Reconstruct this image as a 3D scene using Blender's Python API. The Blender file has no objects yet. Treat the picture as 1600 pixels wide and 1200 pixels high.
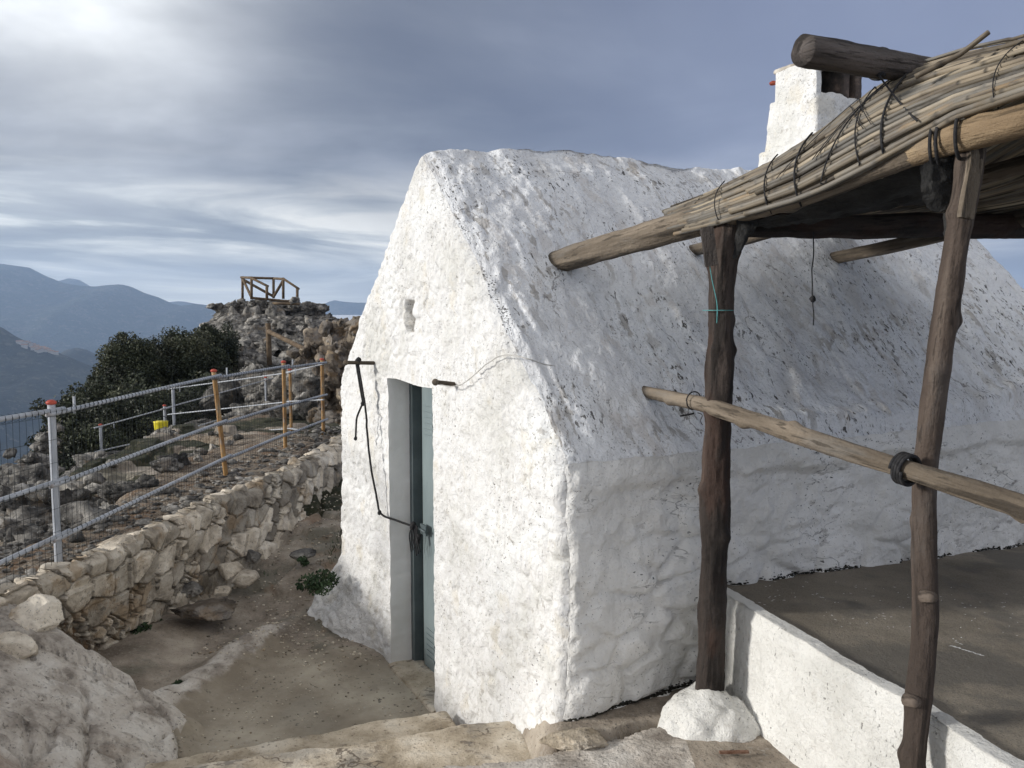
import bpy, math, random
import numpy as np
from mathutils import Vector, Matrix

R = math.radians
C = bpy.context.scene.collection
sc = bpy.context.scene

# ------------------------------------------------------------------ camera
FPX = 1305.0                                   # focal length in pixels of the 1600 px wide photograph
PITCH = math.atan(110 / FPX)
cd = bpy.data.cameras.new('camera'); cam = bpy.data.objects.new('camera', cd); C.objects.link(cam)
cam.location = (0, 0, 0); cam.rotation_euler = (R(90) - PITCH, 0, 0)
cd.sensor_width = 36; cd.lens = FPX * 36 / 1600; cd.clip_start = 0.05; cd.clip_end = 60000
sc.camera = cam

# ------------------------------------------------------------------ sun
SUN_AZ = math.atan2(-.97, -.17)                # bearing of the sun from +Y, clockwise
SUN_EL = R(15)
sl = bpy.data.lights.new('sun', 'SUN'); sun = bpy.data.objects.new('sun', sl); C.objects.link(sun)
sdir = Vector((math.sin(SUN_AZ) * math.cos(SUN_EL), math.cos(SUN_AZ) * math.cos(SUN_EL), math.sin(SUN_EL)))
sun.rotation_euler = sdir.to_track_quat('Z', 'Y').to_euler()
sl.energy = 4.3; sl.angle = R(8); sl.color = (1, .965, .91)

# ------------------------------------------------------------------ node helper
def nd(nt, typ, ins=None, **props):
    n = nt.nodes.new(typ)
    for k, v in props.items(): setattr(n, k, v)
    for k, v in (ins or {}).items():
        if isinstance(v, bpy.types.NodeSocket): nt.links.new(v, n.inputs[k])
        else: n.inputs[k].default_value = v
    return n
def c4(c): return (c[0], c[1], c[2], 1)
def mix(nt, f, a, b, blend='MIX'):
    n = nd(nt, 'ShaderNodeMix', data_type='RGBA', blend_type=blend)
    for k, v in ((0, f), (6, a), (7, b)):
        if isinstance(v, bpy.types.NodeSocket): nt.links.new(v, n.inputs[k])
        else: n.inputs[k].default_value = v if k == 0 else c4(v)
    return n.outputs[2]
def ramp(nt, f, stops):
    n = nd(nt, 'ShaderNodeValToRGB', {0: f}); el = n.color_ramp.elements
    while len(el) < len(stops): el.new(.5)
    for e, (p, c) in zip(el, stops): e.position = p; e.color = c4(c) if hasattr(c, '__len__') else (c, c, c, 1)
    return n.outputs[0]
def mth(nt, op, a, b=0.0, clamp=False):
    return nd(nt, 'ShaderNodeMath', {0: a, 1: b}, operation=op, use_clamp=clamp).outputs[0]
def maprange(nt, v, a, b, c=0.0, d=1.0):
    return nd(nt, 'ShaderNodeMapRange', {0: v, 1: a, 2: b, 3: c, 4: d}, interpolation_type='SMOOTHSTEP').outputs[0]

# ------------------------------------------------------------------ world: broken cloud over a daylight sky
w = bpy.data.worlds.new('World'); sc.world = w; w.use_nodes = True
nt = w.node_tree; nt.nodes.clear()
tc = nd(nt, 'ShaderNodeTexCoord').outputs['Generated']
dr = nd(nt, 'ShaderNodeVectorMath', {0: tc}, operation='NORMALIZE').outputs[0]
sp = nd(nt, 'ShaderNodeSeparateXYZ', {0: dr}); X_, Y_, Z_ = sp.outputs
az = mth(nt, 'ARCTAN2', X_, Y_)
zz = mth(nt, 'ADD', mth(nt, 'MAXIMUM', Z_, 0.0), .14)
cp = nd(nt, 'ShaderNodeCombineXYZ', {0: mth(nt, 'DIVIDE', X_, zz), 1: mth(nt, 'DIVIDE', Y_, zz), 2: 3.7}).outputs[0]
n1 = nd(nt, 'ShaderNodeTexNoise', {'Vector': cp, 'Scale': .62, 'Detail': 7.0, 'Roughness': .52, 'Distortion': .25}).outputs[0]
n2 = nd(nt, 'ShaderNodeTexNoise', {'Vector': nd(nt, 'ShaderNodeCombineXYZ', {0: mth(nt, 'MULTIPLY', az, 2.0), 1: mth(nt, 'MULTIPLY', Z_, 16.0), 2: 1.3}).outputs[0],
     'Scale': 1.25, 'Detail': 7.0, 'Roughness': .56, 'Distortion': .5}).outputs[0]
high = ramp(nt, n1, [(.38, (.115, .13, .195)), (.46, (.165, .185, .25)), (.54, (.26, .285, .36)), (.64, (.48, .51, .57))])
# a thinner, bluer deck towards +X
side = maprange(nt, az, -.25, .45)
high = mix(nt, mth(nt, 'MULTIPLY', side, .60), high, (.34, .40, .60))
low = ramp(nt, n2, [(.38, (.22, .245, .30)), (.46, (.36, .395, .43)), (.53, (.80, .82, .80)), (.60, (1.35, 1.32, 1.22))])
low = mix(nt, mth(nt, 'MULTIPLY', maprange(nt, Z_, .07, -.01), .75), low, (1.28, 1.32, 1.26))
band = maprange(nt, Z_, .19, .075)
leftside = maprange(nt, az, .45, -.1, .35, 1.0)
col = mix(nt, mth(nt, 'MULTIPLY', band, leftside), high, low)
def glow(px, py, p, amp):
    d = Vector(((px - 800) / FPX, 1 - (py - 600) / FPX * 0.084, (490 - py) / FPX)).normalized()
    dt = nd(nt, 'ShaderNodeVectorMath', {0: dr, 1: tuple(d)}, operation='DOT_PRODUCT').outputs['Value']
    return mth(nt, 'MULTIPLY', mth(nt, 'POWER', mth(nt, 'MAXIMUM', dt, 0.0), p), amp)
g = mth(nt, 'ADD', glow(110, -35, 95, .66), glow(90, 0, 14, .17))
g = mth(nt, 'MULTIPLY', g, maprange(nt, n1, .3, .7, .55, 1.35))
dk = nd(nt, 'ShaderNodeVectorMath', {0: dr, 1: tuple(Vector((-.16, .95, .30)).normalized())}, operation='DOT_PRODUCT').outputs['Value']
dk = mth(nt, 'MULTIPLY', mth(nt, 'POWER', mth(nt, 'MAXIMUM', dk, 0.0), 26.0), .38)
dk = mth(nt, 'MULTIPLY', dk, maprange(nt, n1, .30, .62, 1.3, .35))
col = mix(nt, dk, col, (.085, .115, .19))
up_ = maprange(nt, Z_, .45, .8)
col = mix(nt, up_, col, (.47, .48, .50))
back_ = maprange(nt, Y_, .15, -.5)  # unseen sky behind the camera, brightened as added fill for the shaded walls
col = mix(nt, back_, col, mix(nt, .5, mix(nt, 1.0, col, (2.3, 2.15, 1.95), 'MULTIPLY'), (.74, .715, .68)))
gc = nd(nt, 'ShaderNodeCombineColor', {0: g, 1: g, 2: mth(nt, 'MULTIPLY', g, .93)}).outputs[0]
col = mix(nt, 1.0, col, gc, 'ADD')
sky = nd(nt, 'ShaderNodeTexSky', sky_type='NISHITA', sun_disc=False, sun_elevation=SUN_EL, sun_rotation=SUN_AZ)
bg1 = nd(nt, 'ShaderNodeBackground', {0: sky.outputs[0], 1: .05})
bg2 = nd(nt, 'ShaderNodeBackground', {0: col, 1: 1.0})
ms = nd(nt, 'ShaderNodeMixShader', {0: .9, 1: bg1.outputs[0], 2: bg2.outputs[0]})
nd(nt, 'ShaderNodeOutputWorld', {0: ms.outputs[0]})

sc.view_settings.view_transform = 'Standard'; sc.view_settings.look = 'None'
sc.view_settings.exposure = 0.08; sc.view_settings.gamma = 1.0
sc.cycles.use_denoising = True; sc.cycles.max_bounces = 6; sc.cycles.volume_bounces = 1
sc.cycles.diffuse_bounces = 3

# ------------------------------------------------------------------ numbers
def ray(px, py):
    x, y = (px - 800) / FPX, (py - 600) / FPX
    c, s = math.cos(PITCH), math.sin(PITCH)
    return np.array([x, c - y * s, -s - y * c])
def pw(px, py, Y):                              # the point at distance Y ahead
    r = ray(px, py); return r * (Y / r[1])
def pz(px, py, z):                              # the point at height z
    r = ray(px, py); return r * (z / r[2])

def _hash(ix, iy, iz, seed):
    h = (ix.astype(np.int64) * 374761393 + iy.astype(np.int64) * 668265263 + iz.astype(np.int64) * 2147483647 + seed * 974634777) & 0xffffffff
    h = ((h ^ (h >> 13)) * 1274126177) & 0xffffffff
    h = ((h ^ (h >> 16)) * 2246822519) & 0xffffffff
    return ((h ^ (h >> 15)) & 0xffffff) / float(0xffffff)
def vn(p, seed=0):
    p = np.asarray(p, float); i = np.floor(p).astype(np.int64); f = p - i
    f = f * f * f * (f * (f * 6 - 15) + 10); o = 0
    for a in (0, 1):
        for b in (0, 1):
            for c in (0, 1):
                wgt = (f[..., 0] if a else 1 - f[..., 0]) * (f[..., 1] if b else 1 - f[..., 1]) * (f[..., 2] if c else 1 - f[..., 2])
                o = o + wgt * _hash(i[..., 0] + a, i[..., 1] + b, i[..., 2] + c, seed)
    return o * 2 - 1
def fbm(p, oc=4, seed=0, gain=.5):
    p = np.asarray(p, float); o = 0; a = 1; s = 0
    for k in range(oc):
        o = o + a * vn(p * (2.03 ** k) + k * 7.13, seed + k); s += a; a *= gain
    return o / s
def vnoise(p, oc=3, seed=0):
    return np.stack([fbm(p, oc, seed + 11), fbm(p, oc, seed + 57), fbm(p, oc, seed + 93)], -1)
def vor(p, seed=0):
    p = np.asarray(p, float); i = np.floor(p).astype(np.int64)
    F1 = np.full(p.shape[:-1], 9.); F2 = F1.copy(); ID = F1 * 0
    for a in (-1, 0, 1):
        for b in (-1, 0, 1):
            for c in (-1, 0, 1):
                j = i + np.array([a, b, c]); q = [_hash(j[..., 0], j[..., 1], j[..., 2], seed + k) for k in (1, 2, 3)]
                d = np.sqrt(sum((j[..., k] + .1 + .8 * q[k] - p[..., k]) ** 2 for k in range(3)))
                n = d < F1
                F2 = np.where(n, F1, np.minimum(F2, d)); F1 = np.where(n, d, F1)
                ID = np.where(n, _hash(j[..., 0], j[..., 1], j[..., 2], seed + 9), ID)
    return F1, F2, ID
def sst(x, a, b):
    t = np.clip((x - a) / (b - a), 0, 1); return t * t * (3 - 2 * t)

# ------------------------------------------------------------------ mesh helpers
def tag(o, label=None, cat=None, group=None, kind=None):
    if label: o['label'] = label
    if cat: o['category'] = cat
    if group: o['group'] = group
    if kind: o['kind'] = kind
    return o
def thing(name, loc, label, cat, group=None):
    o = bpy.data.objects.new(name, None); C.objects.link(o); o.location = tuple(loc); o.empty_display_size = .1
    return tag(o, label, cat, group)
def wloc(o):
    v = Vector(o.location)
    while o.parent: o = o.parent; v += Vector(o.location)
    return v
def mesh_obj(name, V, Fs, mat, parent=None, smooth=True, attrs=None):
    V = np.asarray(V, float)
    org = np.array([(V[:, 0].min() + V[:, 0].max()) / 2, (V[:, 1].min() + V[:, 1].max()) / 2, V[:, 2].min()])
    me = bpy.data.meshes.new(name)
    me.vertices.add(len(V)); me.vertices.foreach_set('co', (V - org).astype(np.float32).ravel())
    Fs = [np.asarray(f, np.int32) for f in Fs if len(f)]
    tot = sum(f.size for f in Fs); me.loops.add(tot)
    me.loops.foreach_set('vertex_index', np.concatenate([f.ravel() for f in Fs]))
    cnt = np.concatenate([np.full(len(f), f.shape[1]) for f in Fs]).astype(np.int32)
    me.polygons.add(len(cnt)); st = np.concatenate([[0], np.cumsum(cnt)[:-1]]).astype(np.int32)
    me.polygons.foreach_set('loop_start', st)
    me.polygons.foreach_set('use_smooth', np.full(len(cnt), smooth))
    me.update(calc_edges=True); me.validate()
    for k, a in (attrs or {}).items():
        a = np.asarray(a, np.float32)
        if a.ndim == 2: me.attributes.new(k, 'FLOAT_VECTOR', 'POINT').data.foreach_set('vector', a.ravel())
        else: me.attributes.new(k, 'FLOAT', 'POINT').data.foreach_set('value', a)
    if mat: me.materials.append(mat)
    o = bpy.data.objects.new(name, me); C.objects.link(o)
    if parent is not None:
        o.parent = parent; o.location = Vector(org) - wloc(parent)
    else: o.location = org
    return o
class MB:
    def __init__(s): s.V = []; s.F = {3: [], 4: []}; s.n = 0; s.loc = []; s.rnd = []
    def add(s, V, Fs, loc=None, rnd=0.5):
        V = np.asarray(V, float)
        for f in Fs:
            f = np.asarray(f, np.int64)
            if len(f): s.F[f.shape[1]].append(f + s.n)
        s.V.append(V); s.n += len(V)
        s.loc.append(V if loc is None else loc)
        s.rnd.append(np.full(len(V), rnd) if np.isscalar(rnd) else rnd)
    def build(s, name, mat, parent=None, smooth=True):
        Fs = [np.concatenate(s.F[k]) for k in (3, 4) if s.F[k]]
        return mesh_obj(name, np.concatenate(s.V), Fs, mat, parent, smooth, {'loc': np.concatenate(s.loc), 'rnd': np.concatenate(s.rnd)})
def gridF(a, b, wrap=False, off=0):
    I = np.arange(a * b).reshape(a, b)
    if wrap: I = np.concatenate([I, I[:, :1]], 1)
    return np.stack([I[:-1, :-1], I[1:, :-1], I[1:, 1:], I[:-1, 1:]], -1).reshape(-1, 4) + off
def tube(path, rad, n=8, seed=0, rough=0.0, cap=True, twist=0.0):
    P = np.asarray(path, float); m = len(P)
    if m > 2 and np.linalg.norm(P[1] - P[0]) < 1e-7: P = P.copy(); P[0] = P[0] - (P[2] - P[1]) * .1
    if np.isnan(P).any(): print('NAN PATH', m, P[:3], seed)
    rad = np.full(m, rad, float) if np.isscalar(rad) else np.asarray(rad, float)
    T = np.gradient(P, axis=0); T /= np.linalg.norm(T, axis=1, keepdims=True) + 1e-12
    ref = np.array([0, 0, 1.]) if abs(T[0, 2]) < .9 else np.array([1., 0, 0])
    A = np.cross(T[0], ref); A /= np.linalg.norm(A); As = []
    for k in range(m):
        A = A - T[k] * np.dot(A, T[k]); A /= np.linalg.norm(A) + 1e-12; As.append(A.copy())
    As = np.array(As); Bs = np.cross(T, As)
    th = np.linspace(0, 2 * math.pi, n, endpoint=False)
    L = np.concatenate([[0], np.cumsum(np.linalg.norm(np.diff(P, axis=0), axis=1))])
    ct, st = np.cos(th), np.sin(th)
    rr = np.repeat(rad[:, None], n, 1)
    loc = np.stack([rr * ct, rr * st, np.repeat(L[:, None], n, 1)], -1)
    if rough:
        q = loc.copy(); q[..., 2] *= .25
        q3 = loc * np.array([60, 60, 16]) + seed; rr = rr * (1 + rough * (fbm(q * 9 + seed * 3.1, 3, seed) * 1.1 + .5 * vn(loc * np.array([40, 40, 6]) + seed, seed + 5) + .45 * fbm(q3, 3, seed + 6)))
    V = P[:, None] + rr[..., None] * (ct[None, :, None] * As[:, None] + st[None, :, None] * Bs[:, None])
    V = V.reshape(-1, 3); F = [gridF(m, n, True)]; loc = loc.reshape(-1, 3) + seed * 1.7
    if cap:
        V = np.concatenate([V, P[:1], P[-1:]]); loc = np.concatenate([loc, loc[:1], loc[-1:]]); k = m * n
        i = np.arange(n); j = (i + 1) % n
        F += [np.stack([np.full(n, k), i, j], -1), np.stack([np.full(n, k + 1), (m - 1) * n + j, (m - 1) * n + i], -1)]
    return V, F, loc
def lerp_path(pts, step):
    pts = np.asarray(pts, float); d = np.concatenate([[0], np.cumsum(np.linalg.norm(np.diff(pts, axis=0), axis=1))])
    n = max(2, int(d[-1] / step) + 1); t = np.linspace(0, d[-1], n)
    return np.stack([np.interp(t, d, pts[:, k]) for k in range(pts.shape[1])], -1)
def smooth_path(pts, step):
    p = lerp_path(pts, step); k = max(1, len(p) // (3 * len(pts)))
    for _ in range(3):
        for _ in range(k): p[1:-1] = (p[:-2] + 2 * p[1:-1] + p[2:]) / 4
    return p
def log(pts, r, seed, n=28, step=.02, wob=.012, rough=.10, knots=3):
    """a debarked trunk: pts centre line, r radii at the points"""
    pts = np.asarray(pts, float); r = np.asarray(r, float)
    q = smooth_path(np.concatenate([pts, r[:, None]], 1), step); P, rad = q[:, :3].copy(), q[:, 3].copy()
    L = np.linspace(0, 1, len(P)) * np.linalg.norm(P[-1] - P[0])
    off = np.stack([vn(np.stack([L * 2.1, L * 0 + seed, L * 0 + k * 5], -1), seed + k) for k in range(3)], -1)
    P += off * wob; rad = rad * (1 + .07 * vn(np.stack([L * 5, L * 0, L * 0 + seed], -1), seed + 7))
    V, F, loc = tube(P, rad, n, seed, rough)
    rng = random.Random(seed); m = len(P); W = V[:m * n].reshape(m, n, 3)
    for _ in range(knots):                       # swollen knots
        k = rng.randrange(2, m - 2); a = rng.randrange(n)
        da = np.minimum(abs(np.arange(n) - a), n - abs(np.arange(n) - a)) / n * 2 * math.pi * rad[k]
        dl = abs(L - L[k])
        bump = np.exp(-(dl[:, None] ** 2 + da[None] ** 2) / .028 ** 2) * .014
        W += (W - P[:, None]) / (rad[:, None, None]) * bump[..., None]
    V[:m * n] = W.reshape(-1, 3)
    return V, F, loc
_ico = {}
def ico(sub):
    if sub not in _ico:
        import bmesh
        bm = bmesh.new(); bmesh.ops.create_icosphere(bm, subdivisions=sub, radius=1)
        _ico[sub] = (np.array([v.co[:] for v in bm.verts]), np.array([[v.index for v in f.verts] for f in bm.faces])); bm.free()
    return _ico[sub]
def rock(c, rad, seed, sub=3, cuts=9, rough=.06, rz=0, tilt=0):
    V, F = ico(sub); rng = np.random.RandomState(seed % 100000); P = V * (1 + .22 * fbm(V * 1.3 + seed * .37, 3, seed))[:, None]
    for _ in range(cuts):
        n = rng.normal(size=3); n /= np.linalg.norm(n); o = rng.uniform(.55, .9) if cuts < 20 else rng.uniform(.42, .78)
        d = P @ n - o; P = P - np.outer(np.maximum(d, 0) * .92, n)
    P = P + V * (rough * fbm(V * 5 + seed, 4, seed + 3) * 1.6 + rough * .5 * fbm(V * 16 + seed, 2, seed + 5))[:, None]
    P = P * np.asarray(rad, float)
    cx, sx = math.cos(tilt), math.sin(tilt); P = P @ np.array([[1, 0, 0], [0, cx, -sx], [0, sx, cx]]).T
    cz, sz = math.cos(rz), math.sin(rz); P = P @ np.array([[cz, -sz, 0], [sz, cz, 0], [0, 0, 1]]).T
    return P + np.asarray(c, float), [F]
def rough_box(c, ax, half, half_top=None, r=.03, res=.03, amp=.01, sc_=6, seed=0):
    """rounded, uneven block; ax = three unit axes, half sizes, half_top = half sizes in x,y at the top"""
    ax = np.asarray(ax, float); h = np.asarray(half, float); MBs = []
    V = []; F = []; k = 0
    for d in range(3):
        o = [i for i in range(3) if i != d]
        for s in (-1, 1):
            na, nb = [max(2, int(2 * h[i] / res) + 1) for i in o]
            A, B = np.meshgrid(np.linspace(-h[o[0]], h[o[0]], na), np.linspace(-h[o[1]], h[o[1]], nb), indexing='ij')
            P = np.zeros(A.shape + (3,)); P[..., o[0]] = A; P[..., o[1]] = B; P[..., d] = s * h[d]
            f = gridF(na, nb, off=k)
            flip = (s > 0) == (d == 1)
            F.append(f[:, ::-1] if flip else f); V.append(P.reshape(-1, 3)); k += na * nb
    P = np.concatenate(V); q = np.clip(P, -(h - r), h - r); e = P - q
    P = q + r * e / (np.linalg.norm(e, axis=1, keepdims=True) + 1e-9)
    if half_top is not None:
        t = (P[:, 2] / h[2] + 1) / 2
        for i in (0, 1): P[:, i] *= 1 + (half_top[i] / h[i] - 1) * t
    Wd = P @ ax + np.asarray(c, float)
    Wd = Wd + amp * vnoise(Wd * sc_ + seed, 4, seed)
    return Wd, [np.concatenate(F)]

# ------------------------------------------------------------------ materials
def surf(name, cols, scale=3, coord='obj', stretch=(1, 1, 1), rough=.85, layers=(), bumps=((30, .004),), rnd=0.0, rcol=None, det=8, spec=.3, metal=0.0, cracks=()):
    m = bpy.data.materials.new(name); m.use_nodes = True; nt = m.node_tree; nt.nodes.clear()
    if coord == 'obj': v = nd(nt, 'ShaderNodeTexCoord').outputs['Object']
    else: v = nd(nt, 'ShaderNodeAttribute', attribute_name=coord).outputs['Vector']
    K_ = .66
    cols = [(.5 + (p - .5) * K_, c) for p, c in cols]; layers = [(L[0], .5 + (L[1] - .5) * .68, .5 + (L[2] - .5) * .68) + tuple(L[3:]) for L in layers]
    def vec(st):
        return v if tuple(st) == (1, 1, 1) else nd(nt, 'ShaderNodeVectorMath', {0: v, 1: tuple(st)}, operation='MULTIPLY').outputs[0]
    f = nd(nt, 'ShaderNodeTexNoise', {'Vector': vec(stretch), 'Scale': scale, 'Detail': det, 'Roughness': .62}).outputs[0]
    col = ramp(nt, f, cols)
    if rnd:
        a = nd(nt, 'ShaderNodeAttribute', attribute_name='rnd').outputs['Fac']
        if rcol: col = mix(nt, mth(nt, 'MULTIPLY', a, rnd), col, rcol)
        else:
            k = maprange(nt, a, 0, 1, 1 - rnd, 1 + rnd); kk = nd(nt, 'ShaderNodeCombineColor', {0: k, 1: k, 2: k}).outputs[0]
            col = mix(nt, 1.0, col, kk, 'MULTIPLY')
    for L in layers:                              # (scale, lo, hi, colour, stretch, strength[, breakup scale])
        q = nd(nt, 'ShaderNodeTexNoise', {'Vector': vec(L[4]), 'Scale': L[0], 'Detail': 6.0, 'Roughness': .6}).outputs[0]
        k = mth(nt, 'MULTIPLY', maprange(nt, q, L[1], L[2]), L[5])
        if len(L) > 6:
            q2 = nd(nt, 'ShaderNodeTexNoise', {'Vector': v, 'Scale': L[6], 'Detail': 3.0}).outputs[0]
            k = mth(nt, 'MULTIPLY', k, maprange(nt, q2, .42, .62))
        col = mix(nt, k, col, L[3])
    for (cs, cw, cst, ck, cc, lo) in cracks:       # (scale, width, stretch, strength, colour, how much is left out)
        dn = nd(nt, 'ShaderNodeTexNoise', {'Vector': vec(cst), 'Scale': cs * 2.2, 'Detail': 4.0}).outputs['Color']
        dv = nd(nt, 'ShaderNodeVectorMath', {0: dn, 1: (.5, .5, .5)}, operation='SUBTRACT').outputs[0]
        dv = nd(nt, 'ShaderNodeVectorMath', {0: dv, 1: (.9 / cs,) * 3}, operation='MULTIPLY').outputs[0]
        wv = nd(nt, 'ShaderNodeVectorMath', {0: vec(cst), 1: dv}, operation='ADD').outputs[0]
        vo = nd(nt, 'ShaderNodeTexVoronoi', {'Vector': wv, 'Scale': cs}, feature='DISTANCE_TO_EDGE').outputs['Distance']
        k = maprange(nt, vo, cw * .3, cw, 1.0, 0.0)
        q3 = nd(nt, 'ShaderNodeTexNoise', {'Vector': v, 'Scale': cs * 1.1, 'Detail': 3.0}).outputs[0]
        k = mth(nt, 'MULTIPLY', mth(nt, 'MULTIPLY', k, maprange(nt, q3, lo, lo + .07)), ck)
        col = mix(nt, k, col, cc)
    b = nd(nt, 'ShaderNodeBsdfPrincipled', {'Base Color': col, 'Roughness': rough, 'Specular IOR Level': spec, 'Metallic': metal})
    nrm = None
    for s_, d_, *st in bumps:
        h = nd(nt, 'ShaderNodeTexNoise', {'Vector': vec(st[0]) if st else v, 'Scale': s_, 'Detail': 6.0, 'Roughness': .65}).outputs[0]
        ins = {'Height': h, 'Distance': d_, 'Strength': 1.0}
        if nrm is not None: ins['Normal'] = nrm
        nrm = nd(nt, 'ShaderNodeBump', ins).outputs[0]
    if nrm is not None: nt.links.new(nrm, b.inputs['Normal'])
    nd(nt, 'ShaderNodeOutputMaterial', {0: b.outputs[0]})
    return m
O = (1, 1, 1)
M = {}
M['gable'] = surf('limewash_wall', [(.3, (.70, .69, .65)), (.5, (.81, .80, .78)), (.7, (.86, .86, .84))], 2.2, 'loc',
    layers=[(22, .62, .68, (.40, .37, .33), O, .6, 3), (75, .665, .70, (.16, .15, .135), (1, 1, .6), .75, 4), (40, .68, .71, (.10, .09, .08), (1, 1, 1.6), .85, 2.5), (4, .58, .75, (.72, .66, .54), O, .45)],
    bumps=[(9, .032), (24, .018), (60, .006)])
M['side'] = surf('limewash_side_wall', [(.3, (.66, .65, .62)), (.5, (.77, .76, .73)), (.7, (.84, .83, .80))], 2.0, 'loc',
    layers=[(8, .60, .68, (.33, .31, .29), (1, 1, 2.6), .6, 2), (34, .665, .695, (.03, .03, .03), (1, 1, 1.8), .95, 2.2), (80, .67, .70, (.05, .045, .04), O, .85, 4)],
    bumps=[(6, .03), (20, .016), (55, .005)], cracks=[(1.9, .012, (.6, 1, 1.9), .55, (.07, .065, .06), .52), (5, .02, (.7, 1, 1.5), .35, (.12, .11, .10), .55)])
M['roof'] = surf('limewash_roof', [(.3, (.73, .735, .745)), (.5, (.83, .84, .85)), (.7, (.88, .89, .90))], 2.4, 'loc',
    layers=[(9, .575, .66, (.36, .33, .29), (1.7, .8, .5), .7, 1.4), (3.2, .57, .74, (.62, .60, .575), (1.5, .6, .5), .45), (38, .645, .675, (.06, .055, .05), (1.2, .55, .4), .95, 2.2), (70, .66, .685, (.06, .055, .05), (1.1, .7, .5), .9, 3),
            (5, .6, .72, (.52, .46, .40), (1.3, .7, .5), .35), (90, .70, .74, (.12, .11, .10), O, .7)],
    bumps=[(5, .045, (1.2, .7, .6)), (16, .024), (45, .008)], cracks=[(3.2, .016, (1, .6, .5), .6, (.14, .12, .11), .535)])
M['jamb'] = surf('limewash_smooth', [(.3, (.70, .69, .66)), (.7, (.80, .79, .77))], 2, 'obj', bumps=[(14, .006)])
M['soot'] = surf('sooty_brick', [(.3, (.03, .028, .026)), (.6, (.09, .07, .06)), (.75, (.2, .15, .12))], 7, bumps=[(20, .01)])
M['capst'] = surf('chimney_render', [(.3, (.20, .17, .14)), (.5, (.42, .38, .32)), (.68, (.66, .62, .55))], 7, bumps=[(20, .012)])
M['tile'] = surf('red_tile', [(.3, (.25, .05, .03)), (.7, (.40, .10, .06))], 20)
M['door'] = surf('green_grey_paint', [(.3, (.165, .205, .212)), (.7, (.205, .25, .255))], 4, rough=.42, stretch=(1, 1, .4), bumps=[(40, .0012)],
    layers=[(30, .66, .72, (.08, .10, .10), (1, 1, .3), .5, 4)], spec=.5)
M['dframe'] = surf('dark_green_frame', [(.3, (.075, .095, .10)), (.7, (.105, .13, .135))], 6, rough=.45, bumps=[(40, .001)])
M['black'] = surf('black_rope', [(.3, (.010, .010, .012)), (.7, (.035, .034, .035))], 60, bumps=[(200, .002)])
M['blue'] = surf('turquoise_twine', [(.3, (.08, .25, .25)), (.7, (.12, .36, .36))], 60)
M['wire'] = surf('pale_wire', [(.3, (.35, .34, .31)), (.7, (.55, .53, .5))], 60)
M['rust'] = surf('rusty_steel', [(.3, (.10, .045, .025)), (.7, (.22, .13, .09))], 60)
def woodm(name, a, b, c, red=0.0):
    L = [(14, .56, .66, tuple(x * .32 for x in a), (1, 1, .07), .85), (5, .55, .7, c, (1, 1, .25), .5), (45, .6, .7, tuple(x * .3 for x in a), (1, 1, .12), .7)]
    if red: L.append((5, .48, .62, (.17, .062, .028), (1, 1, .3), red))
    return surf(name, [(.3, tuple(x * .6 for x in a)), (.5, a), (.7, b)], 9, 'loc', (1, 1, .10), layers=L, bumps=[(16, .016, (1, 1, .08)), (60, .006, (1, 1, .15)), (12, .014), (40, .006)])
M['wood'] = woodm('weathered_wood', (.135, .108, .080), (.25, .205, .155), (.19, .175, .155))
M['woodg'] = woodm('grey_weathered_wood', (.075, .063, .056), (.14, .12, .11), (.10, .092, .088))
M['woodb'] = woodm('golden_weathered_wood', (.22, .155, .092), (.37, .275, .17), (.20, .17, .135))
M['bark'] = woodm('dark_barked_wood', (.034, .026, .022), (.072, .055, .046), (.05, .044, .04), .1)
M['post2'] = woodm('brown_barked_wood', (.078, .058, .046), (.145, .115, .093), (.11, .096, .086), 0)
M['cane'] = surf('dry_cane', [(.3, (.08, .064, .046)), (.5, (.18, .148, .106)), (.7, (.31, .262, .19))], 8, 'loc', (1, 1, .12), rough=.55, rnd=.62,
    layers=[(12, .56, .68, (.06, .05, .042), (1, 1, .2), .7), (3, .5, .62, (.19, .18, .16), (1, 1, .6), .6), (4, .64, .72, (.30, .20, .10), (1, 1, .5), .5)], bumps=[(40, .003, (1, 1, .1))])
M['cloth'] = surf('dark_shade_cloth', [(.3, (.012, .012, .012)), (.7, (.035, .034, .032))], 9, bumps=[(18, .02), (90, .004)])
LIME = [(.30, (.045, .043, .04)), (.43, (.125, .118, .108)), (.56, (.235, .222, .20)), (.72, (.42, .395, .355))]
M['rock'] = surf('limestone', LIME, 3.2, layers=[(9, .60, .70, (.055, .05, .048), O, .8), (2.3, .60, .74, (.24, .17, .10), O, .4), (30, .66, .74, (.55, .53, .49), O, .5)],
    bumps=[(4, .08), (14, .04), (50, .010)], rnd=.45)
M['rockw'] = surf('warm_limestone', [(.3, (.06, .05, .04)), (.5, (.155, .125, .095)), (.7, (.30, .25, .185))], 3.2, layers=[(9, .58, .68, (.06, .05, .045), O, .8), (3, .5, .62, (.25, .23, .21), O, .7), (2.3, .58, .72, (.34, .21, .09), O, .35)],
    bumps=[(4, .07), (14, .03), (50, .008)], rnd=.35)
M['wallst'] = surf('wall_stone', [(.25, (.21, .18, .14)), (.45, (.43, .375, .30)), (.7, (.61, .555, .465))], 5, 'loc', layers=[(16, .61, .70, (.10, .09, .075), O, .7, 3), (3, .58, .70, (.34, .24, .14), O, .6), (60, .66, .72, (.10, .09, .08), O, .6)],
    bumps=[(12, .025), (45, .009)], rnd=.5)
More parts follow.
